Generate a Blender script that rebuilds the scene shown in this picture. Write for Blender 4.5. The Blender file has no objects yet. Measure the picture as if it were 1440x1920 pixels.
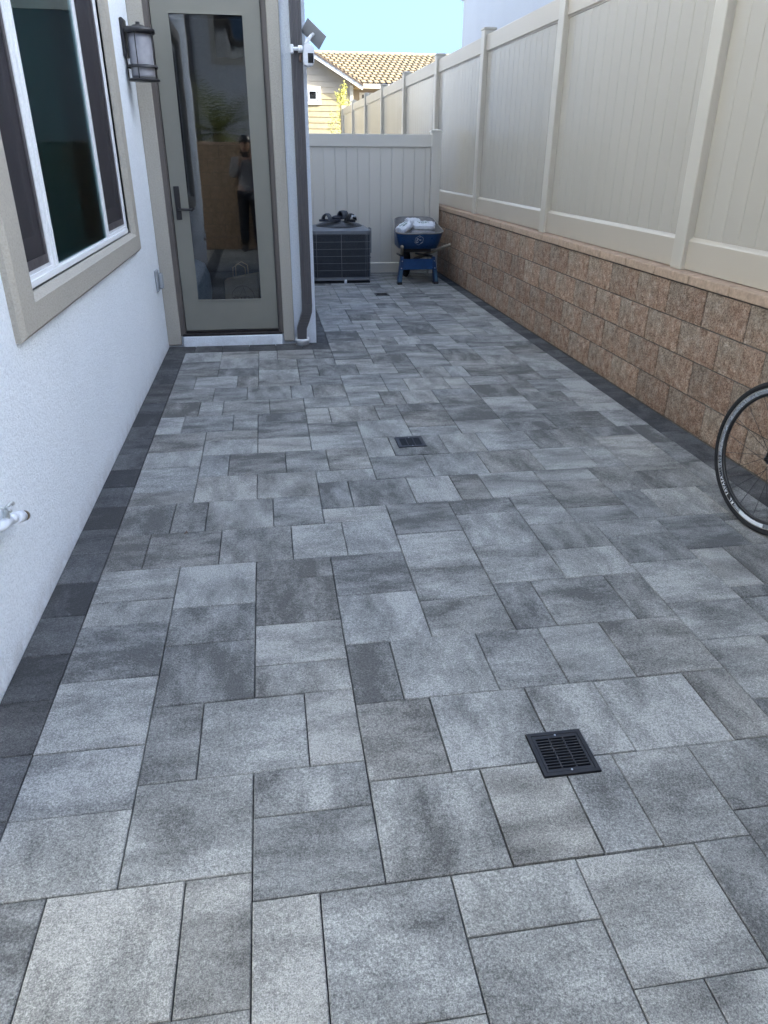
import bpy, bmesh, math, random
from mathutils import Matrix, Vector, noise
random.seed(7)
S = bpy.context.scene
COL = S.collection
R = math.radians

# ------------------------------------------------------------------ camera, sky, sun, exposure
cam_d = bpy.data.cameras.new('camera')
cam = bpy.data.objects.new('camera', cam_d); COL.objects.link(cam); S.camera = cam
cam_d.sensor_fit = 'VERTICAL'; cam_d.sensor_height = 36.0; cam_d.sensor_width = 27.0
cam_d.lens = 36.0 * 1351.2 / 1920.0
cam_d.clip_start = 0.02; cam_d.clip_end = 2000
CH = 1.5028
rt = Vector((0.98856494, -0.15068896, 0.00567413)); up = Vector((0.06189865, 0.43981056, 0.89595493)); fw = Vector((0.13750606, 0.88535841, -0.44410874))
M = Matrix.Identity(4)
for i in range(3):
    M[i][0] = rt[i]; M[i][1] = up[i]; M[i][2] = -fw[i]
M[2][3] = CH
cam.matrix_world = M

SUN_EL = R(27.0)
SUN_H = Vector((0.93, -0.37))            # horizontal direction towards the sun
world = bpy.data.worlds.new('World'); S.world = world; world.use_nodes = True
wn = world.node_tree.nodes; wl = world.node_tree.links; wn.clear()
sky = wn.new('ShaderNodeTexSky'); sky.sky_type = 'NISHITA'; sky.sun_disc = False
sky.sun_elevation = SUN_EL; sky.sun_rotation = math.atan2(SUN_H.x, SUN_H.y)
sky.air_density = 0.6; sky.dust_density = 5.2; sky.ozone_density = 6.5
bg = wn.new('ShaderNodeBackground'); bg.inputs[1].default_value = 0.15
wo = wn.new('ShaderNodeOutputWorld'); wl.new(sky.outputs[0], bg.inputs[0]); wl.new(bg.outputs[0], wo.inputs[0])
sd = bpy.data.lights.new('sun', 'SUN'); sd.energy = 2.4; sd.angle = R(0.53); sd.color = (1.0, 0.92, 0.80)
sun = bpy.data.objects.new('sun', sd); COL.objects.link(sun)
sv = Vector((SUN_H.x * math.cos(SUN_EL), SUN_H.y * math.cos(SUN_EL), math.sin(SUN_EL)))
sun.rotation_euler = (-sv).to_track_quat('-Z', 'Y').to_euler(); sun.location = (9, -8, 14)
S.view_settings.view_transform = 'Standard'; S.view_settings.look = 'None'
S.view_settings.exposure = 2.52; S.view_settings.gamma = 1.0; S.view_settings.use_curve_mapping = False
S.view_settings.use_white_balance = True; S.view_settings.white_balance_temperature = 6950; S.view_settings.white_balance_tint = 3
S.render.engine = 'CYCLES'
S.cycles.max_bounces = 8; S.cycles.transparent_max_bounces = 12

# ------------------------------------------------------------------ helpers: objects
WM = {}
I4 = Matrix.Identity(4)
def link(o, parent=None, Mw=None):
    COL.objects.link(o)
    Mw = Mw.copy() if Mw is not None else I4.copy()
    if parent is not None:
        o.parent = parent
        o.matrix_parent_inverse = WM[parent.name].inverted()
    o.matrix_basis = Mw
    WM[o.name] = Mw
    return o
def tag(o, label=None, cat=None, group=None, kind=None):
    if label: o['label'] = label
    if cat: o['category'] = cat
    if group: o['group'] = group
    if kind: o['kind'] = kind
    return o
def T(x, y, z, rz=0.0):
    return Matrix.Translation((x, y, z)) @ Matrix.Rotation(rz, 4, 'Z')
def empty(name, Mw, parent=None, **k):
    o = bpy.data.objects.new(name, None); o.empty_display_size = 0.1
    link(o, parent, Mw); tag(o, **k); return o
def mesh_of(bm, name, mats, smooth=False):
    me = bpy.data.meshes.new(name)
    bmesh.ops.recalc_face_normals(bm, faces=bm.faces)
    bm.to_mesh(me); bm.free()
    for m in (mats if isinstance(mats, (list, tuple)) else [mats]): me.materials.append(m)
    if smooth:
        for p in me.polygons: p.use_smooth = True
    return me
def obj(name, bm, mats, parent=None, Mw=None, smooth=False, **k):
    me = mesh_of(bm, name, mats, smooth) if isinstance(bm, bmesh.types.BMesh) else bm
    o = bpy.data.objects.new(name, me)
    link(o, parent, Mw if Mw is not None else (I4)); tag(o, **k)
    return o
NB = bmesh.new
def box(bm, x0, x1, y0, y1, z0, z1, bev=0.0, mi=0, seg=1):
    v = [bm.verts.new(p) for p in ((x0,y0,z0),(x1,y0,z0),(x1,y1,z0),(x0,y1,z0),(x0,y0,z1),(x1,y0,z1),(x1,y1,z1),(x0,y1,z1))]
    fs = [bm.faces.new([v[i] for i in q]) for q in ((0,3,2,1),(4,5,6,7),(0,1,5,4),(1,2,6,5),(2,3,7,6),(3,0,4,7))]
    for f in fs: f.material_index = mi
    if bev > 0:
        es = list({e for f in fs for e in f.edges})
        bmesh.ops.bevel(bm, geom=es, offset=bev, segments=seg, affect='EDGES', profile=0.5)
    return bm
def bx(*a, **k): return box(NB(), *a, **k)
def tube(bm, pts, r, n=10, cap=True, mi=0, closed=False):
    pts = [Vector(p) for p in pts]; N = len(pts)
    rs = r if isinstance(r, (list, tuple)) else [r] * N
    rings = []
    prev = None
    for i, p in enumerate(pts):
        if closed: t = (pts[(i+1) % N] - pts[i-1]).normalized()
        else: t = ((pts[min(i+1, N-1)] - pts[max(i-1, 0)])).normalized()
        if prev is None:
            a = Vector((0,0,1)) if abs(t.z) < .9 else Vector((1,0,0))
            u = t.cross(a).normalized()
        else:
            u = (prev - t * prev.dot(t)).normalized()
        prev = u; w = t.cross(u)
        rings.append([bm.verts.new(p + (u*math.cos(2*math.pi*k/n) + w*math.sin(2*math.pi*k/n)) * rs[i]) for k in range(n)])
    rg = range(N if closed else N-1)
    for i in rg:
        A, B = rings[i], rings[(i+1) % N]
        for k in range(n):
            f = bm.faces.new((A[k], A[(k+1)%n], B[(k+1)%n], B[k])); f.material_index = mi; f.smooth = True
    if cap and not closed:
        bm.faces.new(rings[0][::-1]).material_index = mi; bm.faces.new(rings[-1]).material_index = mi
    return bm
def tb(pts, r, **k): return tube(NB(), pts, r, **k)
def lathe(bm, prof, c, n=32, mi=0, axis='Z', caps=True, smooth=True):
    rings = []
    for (r, h) in prof:
        ring = []
        for k in range(n):
            a = 2*math.pi*k/n
            if axis == 'Z': p = (c[0]+r*math.cos(a), c[1]+r*math.sin(a), c[2]+h)
            elif axis == 'X': p = (c[0]+h, c[1]+r*math.cos(a), c[2]+r*math.sin(a))
            else: p = (c[0]+r*math.cos(a), c[1]+h, c[2]+r*math.sin(a))
            ring.append(bm.verts.new(p))
        rings.append(ring)
    for A, B in zip(rings[:-1], rings[1:]):
        for k in range(n):
            f = bm.faces.new((A[k], A[(k+1)%n], B[(k+1)%n], B[k])); f.material_index = mi; f.smooth = smooth
    if caps:
        bm.faces.new(rings[0]).material_index = mi; bm.faces.new(rings[-1]).material_index = mi
    return bm
def prism(bm, poly, axis, a, b, mi=0):
    """extrude 2-D polygon along axis from a to b. axis 'X': poly=(y,z); 'Y': (x,z); 'Z': (x,y)"""
    def P(p, t):
        return (t, p[0], p[1]) if axis == 'X' else ((p[0], t, p[1]) if axis == 'Y' else (p[0], p[1], t))
    A = [bm.verts.new(P(p, a)) for p in poly]; B = [bm.verts.new(P(p, b)) for p in poly]
    n = len(poly)
    for f in [bm.faces.new(A), bm.faces.new(B[::-1])]: f.material_index = mi
    for i in range(n):
        bm.faces.new((A[i], B[i], B[(i+1)%n], A[(i+1)%n])).material_index = mi
    return bm
def holed(bm, axis, u0, u1, v0, v1, d0, d1, holes, mi=0):
    """slab with rectangular holes; axis 'X': slab normal x, u=y, v=z, depth d0..d1 in x; 'Y': u=x, v=z; 'Z': u=x, v=y"""
    us = sorted({u0, u1} | {h[0] for h in holes} | {h[1] for h in holes}); vs = sorted({v0, v1} | {h[2] for h in holes} | {h[3] for h in holes})
    us = [u for u in us if u0 <= u <= u1]; vs = [v for v in vs if v0 <= v <= v1]
    def P(u, v, d):
        return (d, u, v) if axis == 'X' else ((u, d, v) if axis == 'Y' else (u, v, d))
    solid = {}
    for i in range(len(us)-1):
        for j in range(len(vs)-1):
            cu = (us[i]+us[i+1])/2; cv = (vs[j]+vs[j+1])/2
            solid[i, j] = not any(h[0] < cu < h[1] and h[2] < cv < h[3] for h in holes)
    cache = {}
    def V(i, j, d):
        k = (i, j, d)
        if k not in cache: cache[k] = bm.verts.new(P(us[i], vs[j], d))
        return cache[k]
    for (i, j), s in solid.items():
        if not s: continue
        bm.faces.new((V(i,j,d0), V(i+1,j,d0), V(i+1,j+1,d0), V(i,j+1,d0))).material_index = mi
        bm.faces.new((V(i,j,d1), V(i,j+1,d1), V(i+1,j+1,d1), V(i+1,j,d1))).material_index = mi
        for (di, dj, a, b) in ((-1,0,(i,j),(i,j+1)), (1,0,(i+1,j),(i+1,j+1)), (0,-1,(i,j),(i+1,j)), (0,1,(i,j+1),(i+1,j+1))):
            if not solid.get((i+di, j+dj), False):
                bm.faces.new((V(*a,d0), V(*b,d0), V(*b,d1), V(*a,d1))).material_index = mi
    return bm
def text_mesh(s, size, depth=0.0008, align='CENTER', bold=0.0):
    cu = bpy.data.curves.new('t', 'FONT'); cu.body = s; cu.size = size; cu.extrude = depth; cu.align_x = align; cu.align_y = 'CENTER'; cu.resolution_u = 2
    cu.offset = bold
    o = bpy.data.objects.new('t', cu); COL.objects.link(o)
    dg = bpy.context.evaluated_depsgraph_get()
    me = bpy.data.meshes.new_from_object(o.evaluated_get(dg))
    COL.objects.unlink(o); bpy.data.objects.remove(o)
    return me
def add_text(bm, s, size, Mt, **k):
    me = text_mesh(s, size, **k); b2 = NB(); b2.from_mesh(me); bmesh.ops.transform(b2, matrix=Mt, verts=b2.verts)
    m3 = bpy.data.meshes.new('x'); b2.to_mesh(m3); b2.free(); bm.from_mesh(m3); bpy.data.meshes.remove(m3)

# ------------------------------------------------------------------ helpers: materials
class NT:
    def __init__(s, name):
        s.m = bpy.data.materials.new(name); s.m.use_nodes = True
        s.n = s.m.node_tree.nodes; s.l = s.m.node_tree.links
        s.b = s.n['Principled BSDF']; s.out = s.n['Material Output']
        s.tc = s.n.new('ShaderNodeTexCoord'); s.oi = None
    def set(s, sock, v):
        if hasattr(v, 'is_output') or isinstance(v, bpy.types.NodeSocket): s.l.new(v, sock)
        else: sock.default_value = v
    def vec(s, scale=(1,1,1), rnd=False, rot=(0,0,0), coord='Object'):
        v = s.tc.outputs[coord]
        if rnd:
            cb = s.n.new('ShaderNodeVectorMath'); cb.operation = 'SCALE'; cb.inputs[0].default_value = (37.1, 91.7, 53.3)
            s.l.new(s.rand(), cb.inputs['Scale'])
            ad = s.n.new('ShaderNodeVectorMath'); ad.operation = 'ADD'; s.l.new(v, ad.inputs[0]); s.l.new(cb.outputs[0], ad.inputs[1]); v = ad.outputs[0]
        mp = s.n.new('ShaderNodeMapping'); mp.inputs['Scale'].default_value = scale; mp.inputs['Rotation'].default_value = rot
        s.l.new(v, mp.inputs[0]); return mp.outputs[0]
    def rand(s):
        if s.oi is None: s.oi = s.n.new('ShaderNodeObjectInfo')
        return s.oi.outputs['Random']
    def noise(s, scale, detail=3, rough=.55, vec=None, dist=0.0):
        t = s.n.new('ShaderNodeTexNoise'); t.inputs['Scale'].default_value = scale; t.inputs['Detail'].default_value = detail
        t.inputs['Roughness'].default_value = rough; t.inputs['Distortion'].default_value = dist
        s.l.new(vec if vec is not None else s.vec(), t.inputs['Vector']); return t.outputs['Fac']
    def vor(s, scale, vec=None, feature='F1'):
        t = s.n.new('ShaderNodeTexVoronoi'); t.inputs['Scale'].default_value = scale; t.feature = feature
        s.l.new(vec if vec is not None else s.vec(), t.inputs['Vector']); return t.outputs['Distance']
    def math(s, op, a, b=0.0, clamp=False):
        t = s.n.new('ShaderNodeMath'); t.operation = op; t.use_clamp = clamp; s.set(t.inputs[0], a); s.set(t.inputs[1], b); return t.outputs[0]
    def rng(s, v, a, b, c=0.0, d=1.0):
        t = s.n.new('ShaderNodeMapRange'); s.l.new(v, t.inputs[0]); t.inputs[1].default_value = a; t.inputs[2].default_value = b; t.inputs[3].default_value = c; t.inputs[4].default_value = d; return t.outputs[0]
    def ramp(s, v, stops):
        t = s.n.new('ShaderNodeValToRGB'); s.l.new(v, t.inputs[0]); e = t.color_ramp.elements
        while len(e) < len(stops): e.new(0.5)
        for i, (p, c) in enumerate(stops): e[i].position = p; e[i].color = (*c, 1) if len(c) == 3 else c
        return t.outputs[0]
    def mix(s, f, a, b, mode='MIX'):
        t = s.n.new('ShaderNodeMix'); t.data_type = 'RGBA'; t.blend_type = mode
        s.set(t.inputs[0], f)
        for i, v in ((6, a), (7, b)): s.set(t.inputs[i], (*v, 1) if isinstance(v, tuple) and len(v) == 3 else v)
        return t.outputs[2]
    def bump(s, h, strength=.5, dist=.002, nrm=None):
        t = s.n.new('ShaderNodeBump'); t.inputs['Strength'].default_value = strength; t.inputs['Distance'].default_value = dist
        s.l.new(h, t.inputs['Height'])
        if nrm is not None: s.l.new(nrm, t.inputs['Normal'])
        s.l.new(t.outputs[0], s.b.inputs['Normal']); return t.outputs[0]
    def color(s, c): s.set(s.b.inputs['Base Color'], (*c, 1) if isinstance(c, tuple) else c)
    def rough(s, r): s.set(s.b.inputs['Roughness'], r)

def simple(name, c, rough=.5, metal=0.0, var=.12, nscale=14, bump=0.0, bscale=200, bdist=.001, rnd=False, spec=None):
    m = NT(name)
    f = m.noise(nscale, 4, .6, m.vec(rnd=rnd))
    lo = tuple(x*(1-var) for x in c); hi = tuple(min(1, x*(1+var)) for x in c)
    m.color(m.ramp(f, [(.3, lo), (.7, hi)]))
    m.rough(m.rng(m.noise(nscale*3, 3), .3, .7, max(0, rough-.06), min(1, rough+.06)))
    m.b.inputs['Metallic'].default_value = metal
    if spec is not None: m.b.inputs['Specular IOR Level'].default_value = spec
    if bump > 0: m.bump(m.noise(bscale, 3, .6), bump, bdist)
    return m.m

def paver_mat(name, dark, mid, light, bias=0.0):
    m = NT(name)
    rnd = m.rand()
    v0 = m.vec((1.0, 1.0, 1), rnd=True); v1 = m.vec((1.0, 2.3, 1), rnd=True); v2 = m.vec((2.3, 1.0, 1), rnd=True)
    sel = m.math('GREATER_THAN', m.math('FRACT', m.math('MULTIPLY', rnd, 7.31)), .6)
    n1 = m.noise(3.5, 6, .62, v1); n2 = m.noise(3.5, 6, .62, v2)
    n = m.math('ADD', m.math('MULTIPLY', n1, m.math('SUBTRACT', 1.0, sel)), m.math('MULTIPLY', n2, sel))
    b = m.math('MULTIPLY', m.math('SUBTRACT', m.math('FRACT', m.math('MULTIPLY', rnd, 13.7)), .5), .24)
    g = m.noise(300, 2, .75, v0); g2 = m.noise(150, 4, .8, v0); g3 = m.noise(48, 5, .75, v0)
    f = m.math('ADD', m.math('ADD', n, b), m.math('ADD', m.math('MULTIPLY', m.math('SUBTRACT', g3, .5), .26), m.math('MULTIPLY', m.math('SUBTRACT', g2, .5), .34)))
    f = m.math('ADD', f, bias)
    base = m.ramp(f, [(.33, dark), (.47, mid), (.58, tuple(a*.62+b_*.38 for a, b_ in zip(mid, light))), (.66, tuple(a*.2+b_*.8 for a, b_ in zip(mid, light))), (.78, light)])
    # very soft long tone drift inside a single paver
    base = m.mix(1.0, base, m.ramp(g, [(.30, (.72,.72,.73)), (.5, (.98,.98,.98)), (.70, (1.26,1.26,1.25))]), 'MULTIPLY')
    base = m.mix(1.0, base, m.ramp(g2, [(.32, (.68,.68,.69)), (.5, (1.0,1.0,1.0)), (.68, (1.30,1.30,1.29))]), 'MULTIPLY')
    pit = m.rng(m.vor(120, v0), .0, .22, 1, 0)
    base = m.mix(m.math('MULTIPLY', pit, m.rng(m.noise(70, 2, .5, v0), .45, .6, 0, .75)), base, (.050,.050,.055))
    wh = m.rng(m.vor(210, v0), .0, .13, 1, 0)
    base = m.mix(m.math('MULTIPLY', wh, m.rng(m.noise(90, 2, .5, v0), .5, .62, 0, .55)), base, (.62,.62,.63))
    ef = m.math('MULTIPLY', m.rng(m.noise(2.6, 6, .8, m.vec()), .60, .72), m.rng(g3, .45, .62))
    base = m.mix(m.math('MULTIPLY', ef, .40), base, (.50,.51,.53))
    warm = m.math('FRACT', m.math('MULTIPLY', rnd, 23.9))
    wn_ = m.math('ADD', m.math('MULTIPLY', warm, .6), m.math('MULTIPLY', m.noise(3.0, 3, .6, v0), .4))
    base = m.mix(1.0, base, m.ramp(wn_, [(.2, (.99,1.0,1.005)), (.55, (1.0,1.0,.985)), (.8, (1.03,1.005,.965))]), 'MULTIPLY')
    m.color(base); m.rough(m.rng(g2, .3, .7, .80, .95)); m.b.inputs['Specular IOR Level'].default_value = .28
    h = m.math('ADD', m.math('MULTIPLY', g, .7), m.math('ADD', m.math('MULTIPLY', g2, 1.4), m.math('MULTIPLY', pit, -1.0)))
    m.bump(h, .75, .0030)
    return m.m
M_PAVER = paver_mat('paver_concrete', (.120,.120,.117), (.222,.223,.216), (.405,.405,.390))
M_BORDER = paver_mat('charcoal_paver', (.056,.057,.059), (.092,.093,.095), (.16,.162,.164), -.06)
M_SAND = simple('joint_sand', (.050,.050,.050), .95, var=.4, nscale=60, bump=.5, bscale=400)

def stucco(name, c, amp=.7):
    m = NT(name)
    a = m.noise(120, 4, .7); b = m.noise(52, 4, .6); d = m.noise(1.3, 4, .6)
    col = m.ramp(d, [(.3, tuple(x*.95 for x in c)), (.7, c)])
    col = m.mix(1.0, col, m.ramp(a, [(.34, (.84,.845,.85)), (.50, (.99,.99,.99)), (.62, (1.04,1.04,1.04))]), 'MULTIPLY')
    sx = m.n.new('ShaderNodeSeparateXYZ'); m.l.new(m.tc.outputs['Object'], sx.inputs[0])
    dirt = m.math('MULTIPLY', m.rng(sx.outputs['Z'], .0, .10, 1, 0), m.rng(m.noise(9, 5, .7), .38, .62))
    col = m.mix(m.math('MULTIPLY', dirt, .35), col, (.36,.33,.30))
    m.color(col); m.rough(.92); m.b.inputs['Specular IOR Level'].default_value = .2
    m.bump(m.math('ADD', m.math('MULTIPLY', a, 1.3), m.math('MULTIPLY', b, 1.2)), amp, .0075)
    return m.m
M_STUCCO = stucco('white_stucco', (.86,.91,.96))
M_TRIM = stucco('beige_trim_stucco', (.43,.403,.35), .5)
M_STUCCO_FAR = stucco('neighbour_stucco', (.52,.54,.57), .3)

def block_mat():
    m = NT('split_face_block')
    r = m.rand()
    v0 = m.vec(rnd=True)
    a = m.noise(20, 6, .78, v0); b = m.noise(105, 4, .8, v0); c = m.noise(2.2, 4, .6)
    col = m.ramp(a, [(.32, (.245,.145,.100)), (.50, (.380,.250,.180)), (.66, (.54,.41,.32))])
    gy = m.ramp(a, [(.32, (.205,.17,.135)), (.50, (.34,.285,.225)), (.68, (.48,.42,.35))])
    col = m.mix(m.rng(c, .42, .60, .1, .85), col, gy)
    col = m.mix(1.0, col, m.ramp(b, [(.34, (.42,.39,.38)), (.48, (.95,.94,.93)), (.64, (1.5,1.48,1.44))]), 'MULTIPLY')
    sp = m.rng(m.vor(85, v0), .05, .24, 1, 0)
    col = m.mix(m.math('MULTIPLY', sp, m.rng(m.noise(45, 2, .5, v0), .48, .60)), col, (.030,.024,.022))
    tint = m.math('FRACT', m.math('MULTIPLY', r, 5.3))
    col = m.mix(1.0, col, m.ramp(tint, [(0, (.86,.83,.81)), (.5, (1.0,.98,.96)), (1, (1.12,1.09,1.05))]), 'MULTIPLY')
    m.color(col); m.rough(.95); m.b.inputs['Specular IOR Level'].default_value = .15
    m.bump(m.math('ADD', m.math('MULTIPLY', a, 1.6), m.math('MULTIPLY', b, 1.1)), 1.0, .012)
    return m.m
M_BLOCK = block_mat()
M_MORTAR = simple('mortar', (.125,.105,.090), .95, var=.25, nscale=30, bump=.6, bscale=180, bdist=.002)
M_CAPSTONE = simple('cap_stone', (.40,.285,.20), .88, var=.22, nscale=40, bump=.5, bscale=260, bdist=.0015, rnd=True)

def vinyl(name, c, rough=.22, wav=.25):
    m = NT(name)
    m.color(m.ramp(m.noise(1.7, 3, .5, m.vec((1, 1, .4), rnd=True)), [(.2, tuple(x*.94 for x in c)), (.8, c)]))
    m.rough(m.rng(m.noise(2, 2, .5, m.vec((1, 1, .3), rnd=True)), .2, .8, rough-.02, rough+.05)); m.b.inputs['Specular IOR Level'].default_value = .6
    w = m.noise(24, 1, .4, m.vec((1, 1, .012), rnd=True))
    m.bump(w, wav, .0016)
    return m.m
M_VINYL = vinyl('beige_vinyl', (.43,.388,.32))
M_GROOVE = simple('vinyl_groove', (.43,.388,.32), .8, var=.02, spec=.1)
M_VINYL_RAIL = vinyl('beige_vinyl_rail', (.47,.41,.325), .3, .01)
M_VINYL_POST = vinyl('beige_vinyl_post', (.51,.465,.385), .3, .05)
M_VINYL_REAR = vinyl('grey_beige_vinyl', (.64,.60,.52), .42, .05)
M_WHITE = simple('white_vinyl_frame', (.80,.82,.84), .4, var=.015)
M_FRAME_SHADE = simple('white_groove', (.55,.56,.58), .5, var=.05)
M_DOOR = simple('door_paint', (.205,.200,.170), .42, var=.05, nscale=3)
M_JAMB = simple('door_jamb', (.110,.095,.085), .5, var=.08, nscale=6)
M_BLACK = simple('black_metal', (.018,.017,.019), .38, var=.2, nscale=30)
M_THRESH = simple('threshold_metal', (.035,.030,.030), .35, .6, var=.2)
M_SPOUT = simple('downspout_paint', (.082,.078,.082), .38, var=.12, nscale=5)
M_PVC = simple('white_pvc', (.78,.80,.82), .35, var=.06)
M_GREY_BOX = simple('grey_plastic', (.30,.32,.34), .45, var=.06)
M_WHITE_PL = simple('white_plastic', (.74,.76,.79), .32, var=.04)
M_LENS = simple('camera_lens_panel', (.004,.004,.005), .08, var=.1)
M_PANEL_BACK = simple('solar_panel_back', (.36,.37,.38), .5, var=.04)
M_PANEL_FRONT = simple('solar_cells', (.01,.012,.03), .12, var=.2)
M_BRASS = simple('brass_washer', (.25,.19,.13), .45, .7, var=.3)
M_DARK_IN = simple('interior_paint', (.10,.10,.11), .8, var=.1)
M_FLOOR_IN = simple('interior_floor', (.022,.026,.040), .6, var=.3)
M_CURTAIN = simple('interior_curtain', (.46,.54,.54), .9, var=.15)

def glass(name, tint, refl=.10, fres=1.0):
    m = NT(name); n, l = m.n, m.l
    tr = n.new('ShaderNodeBsdfTransparent'); tr.inputs[0].default_value = (*tint, 1)
    gl = n.new('ShaderNodeBsdfGlossy'); gl.inputs['Roughness'].default_value = 0.0
    gl.inputs[0].default_value = (.95, .97, 1, 1)
    fr = n.new('ShaderNodeFresnel'); fr.inputs[0].default_value = 1.52
    f = m.math('ADD', m.math('MULTIPLY', fr.outputs[0], fres), refl, clamp=True)
    wv = m.noise(2.2, 2, .5); bp = n.new('ShaderNodeBump'); bp.inputs['Strength'].default_value = .12; bp.inputs['Distance'].default_value = .004
    l.new(wv, bp.inputs['Height']); l.new(bp.outputs[0], gl.inputs['Normal'])
    mx = n.new('ShaderNodeMixShader'); l.new(f, mx.inputs[0]); l.new(tr.outputs[0], mx.inputs[1]); l.new(gl.outputs[0], mx.inputs[2])
    l.new(mx.outputs[0], m.out.inputs[0]); n.remove(m.b)
    return m.m
M_GLASS_DOOR = glass('door_glass', (.80,.82,.84), .022, .9)
M_GLASS_WIN = glass('tinted_window_glass', (.60,.80,.79), .0, .9)
M_GLASS_FAR = glass('far_window_glass', (.25,.28,.30), .10)
def screen_mat():
    m = NT('insect_screen'); n, l = m.n, m.l
    m.color((.030,.026,.032)); m.rough(.7)
    tr = n.new('ShaderNodeBsdfTransparent'); mx = n.new('ShaderNodeMixShader'); mx.inputs[0].default_value = .68
    l.new(tr.outputs[0], mx.inputs[1]); l.new(m.b.outputs[0], mx.inputs[2]); l.new(mx.outputs[0], m.out.inputs[0]); return m.m
M_SCREEN = screen_mat()
def frosted():
    m = NT('frosted_glass'); m.color(m.ramp(m.noise(14, 3), [(.3, (.28,.28,.30)), (.7, (.38,.38,.41))])); m.rough(.35)
    m.b.inputs['Transmission Weight'].default_value = .0
    m.b.inputs['Subsurface Weight'].default_value = .3; m.b.inputs['Subsurface Radius'].default_value = (.03,.03,.03)
    return m.m
M_FROST = frosted()

# ------------------------------------------------------------------ ground
g = NB(); box(g, -300, 300, -300, 600, -.40, -.30)
obj('ground', g, simple('soil_ground', (.13,.11,.085), .95, var=.3, nscale=2, bump=.4, bscale=40, bdist=.01), kind='structure')
g = NB(); box(g, 2.74, 60, -30, 23.9, -.29, .70)
obj('neighbour_yard_ground', g, simple('yard_soil', (.15,.13,.10), .95, var=.3, nscale=3), kind='structure')
g = NB(); box(g, .39, 2.44, 10.62, 60, -.29, .02)
obj('rear_yard_path', g, simple('yard_concrete', (.34,.33,.31), .9, var=.12, nscale=4), kind='structure')

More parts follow.
